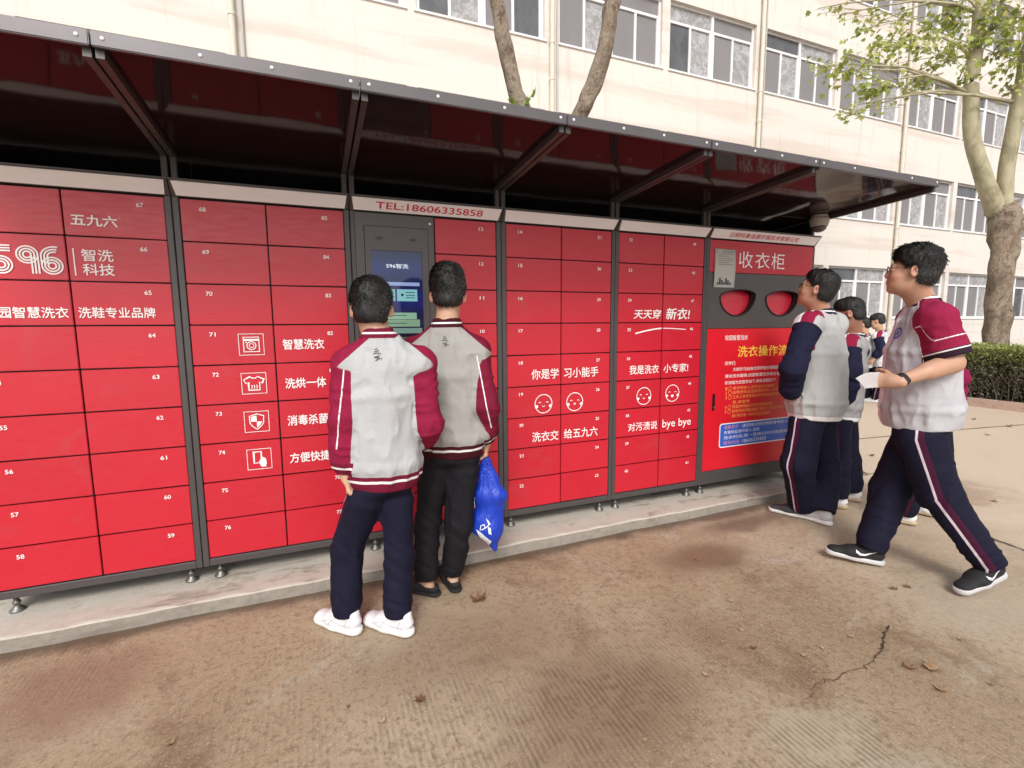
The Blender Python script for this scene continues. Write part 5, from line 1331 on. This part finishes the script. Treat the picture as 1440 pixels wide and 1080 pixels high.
for q in 'lr':
    so_, (he, fd, rr_, uu, Ln) = I1['shoes'][q]
    for sg in (1, -1):
        decal('seam', so_, so_, he+uu*.05+fd*Ln*.3, rr_*-sg, fd, uu, st([(-.07, .012), (-.045, -.004), (.0, -.006), (.05, .012), (.09, .0)], .003)+st([(-.045, .03), (-.03, -.004)], .003)+st([(.02, .026), (.045, .008), (.06, -.012)], .003), MSEAM)
    sole_ = [c for c in so_.children if c.name.startswith('sole')][0]
    decal('air_window', sole_, so_, he+uu*.018+fd*Ln*.26, -rr_, fd, uu, [[(-.030, -.005), (.030, -.005), (.026, .007), (-.026, .007)]], M['ink'])
# the taller boy beside him with the blue bag
ft = (618, 827); X = FR(ft, -5)
p2, I2 = do('student in grey jacket and black trousers holding the blue drawstring bag', ft,
   dict(head=(630, 417, .02), neck=(628, 456), shl=(584, 497), shr=(668, 499), ell=(566, 575, .02), wrl=(575, 610, .2), elr=(682, 572, -.05), wrr=(683, 617, .04), pelvis=(634, 628), hem=(637, 640),
        hipl=(612, 660), hipr=(651, 660), knl=(601, 735), knr=(646, 735), anl=(602, 815), anr=(642, 804)),
   -8, -4, dict(l=shoe_pts((618, 838), 55, .27), r=shoe_pts((643, 834), 18, .27)), (MBK, MBK), low=True, pitch=-4, k=1.0, seed=2, emblem=True, skin=SKIN,
   look=look_back('school_jacket_warm_grey', WGREY, (.17, .008, .030), (.055, .006, .012), stripe=True, trs=TRB, pipe='r', top=-.01), aw=.93, torso=dict(hem=(.152, .110), waist=(.166, .122), chest=(.176, .124), sh=(.170, .095)),
   hands=dict(r=dict(d=V3(X, -.02, .1, -1), n=V3(X, -1, .0, 0), t=V3(X, 0, 1, -.1), curl=(62, 66, 66, 60), sc=.95, tcurl=40)), hair=dict(top=.036, side=.013, back=.012, strands=4600, tip=.013, nape=-.052, flat=.05), legr=dict(hip=.084, knee=.062, hem=.056), stripe=False)
# the boy reading the poster
ft = (1140, 730); X = FR(ft, 70)
p3, I3 = do('student with glasses and navy sleeved jacket looking up at the collection cabinet', ft,
   dict(head=(1149, 407, .0), neck=(1156, 440, .02), ell=(1115, 519, -.22), wrl=(1112, 555, -.11), elr=(1140, 520, .16), wrr=(1134, 552, .10), pelvis=(1144, 574), hem=(1145, 588),
        knl=(1122, 652, -.08), knr=(1160, 655, .08), anl=(1124, 720, -.06), anr=(1161, 724, .04)),
   64, 78, dict(l=shoe_pts((1146, 731), 82, .31), r=shoe_pts((1170, 740), 62, .30)), (plain('charcoal_shoe', (.05, .05, .055, 1), .7), MGR, MWS), pitch=16, k=1.03, seed=3, hw=.175, hands=dict(l=dict(d=V3(X, .9, -.25, -.1), n=V3(X, -.2, -.9, 0), t=V3(X, 0, 0, 1), sc=.8, curl=(60, 60, 60, 60))),
   wr=.75, look=look_side('school_jacket_navy', (.42, .42, .415)), torso=dict(hem=(.185, .150), waist=(.205, .170), chest=(.195, .158), sh=(.172, .11)), hair=dict(strands=3200, top=.020, back=.016), legr=dict(hip=.104, knee=.094, hem=.082), skin=SKIN2)
glasses(p3, I3)
# the one half hidden behind him
ft = (1196, 708)
do('student half hidden behind the poster reader, head bowed', ft,
   dict(head=(1194, 442, .0), neck=(1200, 471, .02), ell=(1196, 525, -.2), wrl=(1184, 566, -.16), elr=(1185, 525, .2), wrr=(1170, 566, .1), pelvis=(1184, 578), hem=(1183, 590),
        knl=(1180, 650, -.06), knr=(1192, 648, .08), anl=(1181, 704, -.05), anr=(1199, 697, .12)),
   82, 84, dict(l=shoe_pts((1192, 716), 80, .28), r=shoe_pts((1212, 706), 85, .28)), (MW, MTAN), pitch=-14, k=1.0, seed=4, res=1.15, torso=dict(hem=(.16, .112), waist=(.17, .118), chest=(.17, .112), sh=(.16, .09)),
   look=look_side('school_jacket_navy_b', (.33, .32, .32)), hair=dict(strands=2200, top=.018, side=.006, back=.008), skin=SKIN3, head_s=.94)
# the walker in the polo shirt
ft = (1290, 800); X = FR(ft, 90)
p4, I4 = do('student in short sleeved polo shirt striding past with paper in hand', ft,
   dict(head=(1282, 382, -.02), neck=(1298, 424, .0), shl=(1317, 449, -.16), shr=(1286, 449, .16), ell=(1340, 510, -.22), wrl=(1263, 536, -.26), elr=(1290, 520, .2), wrr=(1282, 548, .10), pelvis=(1294, 588), hem=(1294, 597),
        knl=(1320, 694, -.12), knr=(1252, 690, .12), anl=(1376, 782, -.14), anr=(1232, 770, .10)),
   92, 90, dict(l=(on_z(1411, 808, .085), on_z(1411, 808, .085)+.30*nz(on_z(1340, 838, .0)-on_z(1411, 808, .085))), r=(on_z(1243, 795, .0), on_z(1243, 795, .0)+.305*nz(on_z(1160, 776, .03)-on_z(1243, 795, .0)))), (MBK, MGR), pitch=6, k=1.05, seed=5, top='polo', wr=.8,
   look=look_polo('polo_shirt'), torso=dict(hem=(.185, .165), waist=(.190, .168), chest=(.185, .150), sh=(.165, .105)), hair=dict(strands=4200, top=.030, side=.014, back=.022, tip=.014), legr=dict(hip=.108, knee=.086, hem=.066), skin=skin_mat('skin_warm', (.47, .265, .175)),
   hands=dict(l=dict(d=V3(X, .1, 1, .05), n=V3(X, .9, .0, -.2), t=V3(X, .1, .1, 1), curl=(58, 62, 64, 66), sc=1.0, tcurl=50)))
glasses(p4, I4)
# watch on the left wrist
G = I4['G']; e = nz(G['wrl']-G['ell']); c = G['wrl']-e*.015; q = nz(np.cross(e, [0, 0, 1.0])); w_ = np.cross(q, e)
V, Q = surface([ecap(c-e*.016, c+e*.016, q, (.034, .036), (.033, .035), end=.004), ecap(c-q*.030+w_*.0, c-q*.036, e, (.022, .020), (.020, .018), k=.004, end=.004)], .004)
link_mesh('wristwatch', np_mesh('wristwatch', V, Q), M['black'], p4)
# chest badge and white flashes on the black shoes
fr = I4['f']; o = G['neck']-I4['tu']*.165-I4['r']*.085
ring = [(.026*math.cos(t), .026*math.sin(t)) for t in np.linspace(0, 2*math.pi, 22)]
MB = plain('badge_violet', (.10, .07, .40, 1), .6)
decal('chest_badge', I4['jacket'], p4, o, -fr, I4['r'], I4['tu'], st(ring, .010)+st([(-.008, -.012), (0, .012), (.008, -.012)], .008), MB)
sw = [(-.055, .012), (-.030, -.004), (-.008, -.004), (.050, .022), (-.004, -.014), (-.036, -.016), (-.054, -.004)]
for q in 'lr':
    so_, (he, fd, rr_, uu, Ln) = I4['shoes'][q]
    decal('side_mark', so_, so_, he+fd*Ln*.34+uu*.062, rr_, fd*(-1), uu, [sw[:2]+sw[-2:], [sw[1], sw[2], sw[5]], [sw[1], sw[5], sw[6]], [sw[2], sw[3], sw[4], sw[5]]], MW)
# another student behind the walker
ft = (1275, 740)
do('student walking hidden behind the polo shirt student', ft,
   dict(head=(1311, 458, .0), neck=(1322, 484, .0), ell=(1342, 532, -.2), wrl=(1334, 585, -.12), elr=(1320, 530, .2), wrr=(1310, 580, .2), pelvis=(1316, 580), hem=(1316, 594),
        knl=(1297, 655, -.06), knr=(1322, 662, .08), anl=(1276, 726, -.06), anr=(1335, 722, .08)),
   88, 88, dict(l=shoe_pts((1290, 739), 88, .29), r=shoe_pts((1345, 732), 88, .29)), (MW, MTAN), k=.97, seed=6, res=1.3,
   look=look_back('school_jacket_far', GREY, (.20, .008, .05), DMAROON, top=.03), hair=dict(strands=900))
# two students far along the yard
ft = (1216, 566)
do('student in navy sleeved jacket far off by the bed, head in profile', ft,
   dict(head=(1214, 457), neck=(1217, 471), ell=(1216, 495, -.2), wrl=(1211, 510, -.15), elr=(1214, 495, .2), wrr=(1210, 511, .2), pelvis=(1217, 512), hem=(1217, 517), knl=(1214, 539, -.08), knr=(1219, 539, .08), anl=(1212, 560, -.08), anr=(1221, 560, .08)),
   75, 80, dict(l=shoe_pts((1216, 565), 80, .28), r=shoe_pts((1224, 565), 80, .28)), (MW, MWS), k=.95, seed=7, res=2.2, pitch=-8, look=look_side('school_jacket_far_navy', (.55, .54, .56)), hair=dict(strands=400))
ft = (1237, 567)
do('student with a small ponytail far off, looking down', ft,
   dict(head=(1233, 452), neck=(1238, 466), ell=(1240, 490, -.2), wrl=(1230, 503, -.15), elr=(1236, 490, .2), wrr=(1230, 503, .15), pelvis=(1239, 510), hem=(1239, 515), knl=(1236, 538, -.08), knr=(1240, 538, .08), anl=(1233, 560, -.08), anr=(1242, 560, .08)),
   78, 82, dict(l=shoe_pts((1238, 566), 80, .27), r=shoe_pts((1245, 565), 80, .27)), (MW, MWS), k=.94, seed=8, res=2.2, pitch=-18, look=look_side('school_jacket_far_navy_b', (.55, .54, .56)), hair=dict(strands=400, back=.03))
# ================================================================== SMALL THINGS
def gz_at(x, y): return .006*math.sin(x*1.3+y*.7)*math.sin(y*1.9-.4*x)-.006
# blue drawstring bag in the second boy's hand
cloth_b = NT('blue_nylon'); bp = cloth_b.pos(); bn = cloth_b.noise(cloth_b.pos(scale=(1, 1, .35)), 34, 4, .6, .6)
cloth_b.set(Base_Color=cloth_b.mix(bn, (.006, .030, .36, 1), (.012, .055, .50, 1)), Roughness=.38); cloth_b.bump(bn, .6, .014)
hb = I2['G']['wrr']; DB = float((hb-CAM)@FH)
bt = lambda x, y, d=0: at_depth(x, y, DB+d)
rh = np.array([_ri[0], _ri[1], 0.0])
top_, mid_, low_ = bt(683, 650), bt(689, 697), bt(688, 746)
prs = [ecap(top_, mid_, rh, (.018, .016), (.088, .050), k=.03), ecap(mid_, low_, rh, (.086, .050), (.074, .040), k=.03), cap(bt(688, 742), bt(696, 772), .060, .016, k=.05), cap(bt(676, 730), bt(668, 740), .030, .014, k=.06), cap(bt(683, 645), top_, .010, .016, k=.01)]
def bdisp(P):
    q = P-top_.astype(np.float32); a = np.arctan2(q@rh.astype(np.float32), -q[:, 2]+.02); fall = np.clip(1-(-q[:, 2])/.22, 0, 1)
    n = vnoise(np.stack([a*16, q[:, 2]*5, q[:, 1]*6], -1), 3); m_ = vnoise(q*np.array([16, 16, 9], np.float32), 5)
    return (-((1-np.abs(2*n-1))*.016*fall+(1-np.abs(2*m_-1))*.007-.009)).astype(np.float32)
V, Q = surface(prs, .0042, bdisp)
bag = thing('drawstring_bag', 'blue nylon drawstring bag with white print hanging from a hand', 'bag', tuple(bt(690, 770)))
bo = link_mesh('pouch', np_mesh('pouch', V, Q), cloth_b.m, bag)
pxm = FPX/float((hb-CAM)@_F); o = bt(684, 745); bx = lambda x, y: ((x-684)/pxm, (745-y)/pxm)
decal('print', bo, bag, o, FH, rh, (0, 0, 1), [[bx(670, 739), bx(677, 743), bx(692, 757), bx(686, 769), bx(678, 761)], [bx(687, 734), bx(691, 736), bx(692, 746), bx(688, 744)], [bx(684, 722), bx(688, 726), bx(691, 731), bx(688, 731)]]
      + st([bx(676, 740), bx(677, 733), bx(682, 731), bx(683, 736), bx(678, 739)], .005)+st([bx(683, 736), bx(687, 733), bx(690, 729)], .005), plain('white_print', (.72, .74, .80, 1), .6), sub=.008)
bm = bmesh.new()
tube(bm, [bt(683, 634, .02), bt(682, 640), bt(683, 648), top_], [.004, .004, .005, .008], 8); tube(bm, [bt(678, 640, .02), bt(671, 655, .03), bt(666, 676, .03), bt(665, 700, .02), bt(666, 722, .02), bt(668, 740)], .0025, 6)
bm_obj('cord', bm, plain('dark_cord', (.10, .012, .02, 1), .8), bag, True)
bm = bmesh.new(); tube(bm, [bt(665, 699, -.02), bt(668, 701, -.02)], .006, 8); tube(bm, [bt(666, 702, -.02), bt(667, 713, -.02)], [.003, .006], 8); bm_obj('toggle', bm, MW, bag, True)
# paper in the walker's hand
hw_ = I4['G']['wrl']; DP = float((hw_-CAM)@FH)
q4 = [(1203, 532), (1238, 521), (1252, 536), (1216, 549)]; nx_, ny_ = 8, 6
bm = bmesh.new(); gr_ = []
for j in range(ny_+1):
    rw_ = []
    for i in range(nx_+1):
        s_, t_ = i/nx_, j/ny_; x = (q4[0][0]*(1-s_)+q4[1][0]*s_)*(1-t_)+(q4[3][0]*(1-s_)+q4[2][0]*s_)*t_; y = (q4[0][1]*(1-s_)+q4[1][1]*s_)*(1-t_)+(q4[3][1]*(1-s_)+q4[2][1]*s_)*t_
        p = at_depth(x, y, DP+.020+.03*s_); p[2] += .010*math.sin(s_*4+t_*2); rw_.append(bm.verts.new(p))
    gr_.append(rw_)
for j in range(ny_):
    for i in range(nx_): bm.faces.new((gr_[j][i], gr_[j][i+1], gr_[j+1][i+1], gr_[j+1][i]))
bmesh.ops.solidify(bm, geom=bm.faces[:], thickness=.0012)
pp_ = bm_obj('paper_sheet', bm, plain('white_paper', (.74, .72, .72, 1), .7, 0, .06, 40), None, True); tag(pp_, 'white paper sheet held by the student in the polo shirt', 'paper')
# dome camera under the right end of the canopy
cx_, cy_ = 3.785, -.10; cz_ = can_z(cy_)
cm = thing('security_camera', 'small pale dome camera hanging under the right end of the canopy', 'camera', (cx_, cy_, cz_-.13))
mcam = plain('camera_housing', (.42, .37, .33, 1), .4, 0, .08, 20)
bm = bmesh.new(); lathe(bm, (cx_, cy_, cz_), [(.058, -.0015), (.060, -.02), (.070, -.03), (.070, -.052), (.062, -.085), (.056, -.088)], 24); bm_obj('housing', bm, mcam, cm, False)
bm = bmesh.new(); lathe(bm, (cx_, cy_, cz_), [(.0555, -.0885), (.050, -.108), (.036, -.124), (.016, -.132), (.004, -.1335)], 24); bm_obj('dome', bm, plain('smoked_dome', (.10, .085, .075, 1), .12), cm, True)
bm = bmesh.new(); tube(bm, [(cx_+.03, cy_+.05, cz_-.004), (cx_-.02, cy_+.07, cz_-.012), (cx_-.12, cy_+.09, cz_-.010), (cx_-.3, cy_+.10, cz_-.008)], .004, 6); bm_obj('cable', bm, M['black'], cm, True)
# fallen leaves and scraps
mleaf = leaf_mat('dry_leaf', [(.16, .075, .035), (.26, .15, .075), (.40, .30, .18)], .15)
def fallen(px, py, size, label, tint, curl=.35, seed=0):
    p = on_z(px, py, 0); p[2] = gz_at(p[0], p[1])+.004; rr = random.Random(seed); a = rr.uniform(0, 6.28); V = []
    for x, y, z in PLANE_LEAF:
        y -= .5; X_ = (x*math.cos(a)-y*math.sin(a)); Y_ = (x*math.sin(a)+y*math.cos(a)); V.append((X_*size, Y_*size, size*curl*(x*x*2.2+y*y*1.2)*(1+rr.uniform(-.3, .6))+.001))
    c = (0, 0, .001); V.append(c); n = len(PLANE_LEAF)
    bm = bmesh.new(); vs = [bm.verts.new(v) for v in V]
    for i in range(n): bm.faces.new((vs[i], vs[(i+1) % n], vs[n]))
    me = bpy.data.meshes.new('fallen_leaf'); bm.to_mesh(me); bm.free(); me.attributes.new('tint', 'FLOAT', 'POINT').data.foreach_set('value', np.full(n+1, tint, np.float32))
    o = link_mesh('fallen_leaf', me, mleaf); o.location = p
    return tag(o, label, 'leaf', 'dry leaves on the ground')
fallen(671, 845, .095, 'curled red-brown dry leaf on the ground beside the black slip-on shoes', .12, .8, 1)
fallen(591, 984, .050, 'brown dry leaf lying alone at the bottom of the picture', .1, .5, 2)
fallen(536, 1017, .035, 'pale dry leaf scrap beside the brown leaf at the bottom', .85, .5, 3)
for k, (x, y, s_, t_) in enumerate([(240, 1047, .042, .75), (1028, 845, .030, .95), (1059, 911, .030, .2), (1072, 930, .022, .9), (994, 950, .030, .85), (1043, 887, .026, .9), (1132, 923, .030, .8), (1158, 913, .022, .9), (1196, 896, .030, .9), (1281, 941, .05, .3), (1312, 943, .065, .7), (1322, 971, .050, .75), (1256, 828, .045, .35), (1278, 826, .040, .3), (1115, 771, .030, .85), (980, 786, .030, .2), (885, 818, .024, .9), (1205, 590, .05, .8), (1215, 665, .08, .6), (1340, 660, .06, .3), (1400, 705, .05, .9), (1420, 600, .09, .5), (1390, 612, .07, .8), (1225, 640, .07, .4), (1370, 590, .07, .3), (690, 912, .016, .9), (770, 1000, .018, .8), (640, 1050, .018, .9), (350, 990, .020, .9), (905, 1040, .020, .9), (490, 905+90, .016, .15), (1180, 770, .022, .95), (1350, 900, .026, .85), (1395, 965, .022, .2)]):
    fallen(x, y, s_, 'small dry leaf scrap lying loose on the brown concrete yard', t_, .45, 20+k)
# cracks and joints in the yard
mcr = plain('crack_shadow', (.045, .026, .017, 1), 1, 0, .3, 30); mjo = plain('slab_joint', (.13, .095, .07, 1), 1, 0, .3, 8)
def crack(pts, w, mat, jag=.012, seed=0, sub=7, wv=.7):
    rr = random.Random(seed); P = [on_z(x, y, 0) for x, y in pts]; L = []
    for a, b in zip(P, P[1:]):
        for s_ in range(sub): t = s_/sub; L.append(a+(b-a)*t+np.array([rr.gauss(0, jag), rr.gauss(0, jag), 0]))
    L.append(P[-1]); bm = bmesh.new(); A_, B_ = [], []
    for i, p in enumerate(L):
        d = nz(L[min(i+1, len(L)-1)]-L[max(i-1, 0)]); q = np.array([-d[1], d[0], 0])*w/2*max(.12, 1+rr.uniform(-wv, wv)); z = gz_at(p[0], p[1])+.0045
        A_.append(bm.verts.new((p[0]+q[0], p[1]+q[1], z))); B_.append(bm.verts.new((p[0]-q[0], p[1]-q[1], z)))
    for i in range(len(L)-1): bm.faces.new((A_[i], A_[i+1], B_[i+1], B_[i]))
    o = bm_obj('ground_crack', bm, mat); tag(o, kind='structure')
crack([(1250, 880), (1244, 893), (1242, 903), (1238, 917), (1230, 926)], .005, mcr, .0035, 1, 9, 1.1)
crack([(1230, 926), (1212, 940), (1186, 948), (1150, 962), (1136, 985)], .0028, plain('hairline_crack', (.10, .06, .038, 1), 1), .006, 2, 8, 1.1)
crack([(1366, 748), (1392, 754), (1440, 772), (1500, 790)], .014, mjo, .005, 3)
crack([(1000, 640), (1200, 617), (1330, 606), (1440, 597), (1600, 584)], .022, mjo, .004, 4, 12, .3)
crack([(1206, 668), (1240, 664), (1300, 657)], .010, mjo, .006, 5)
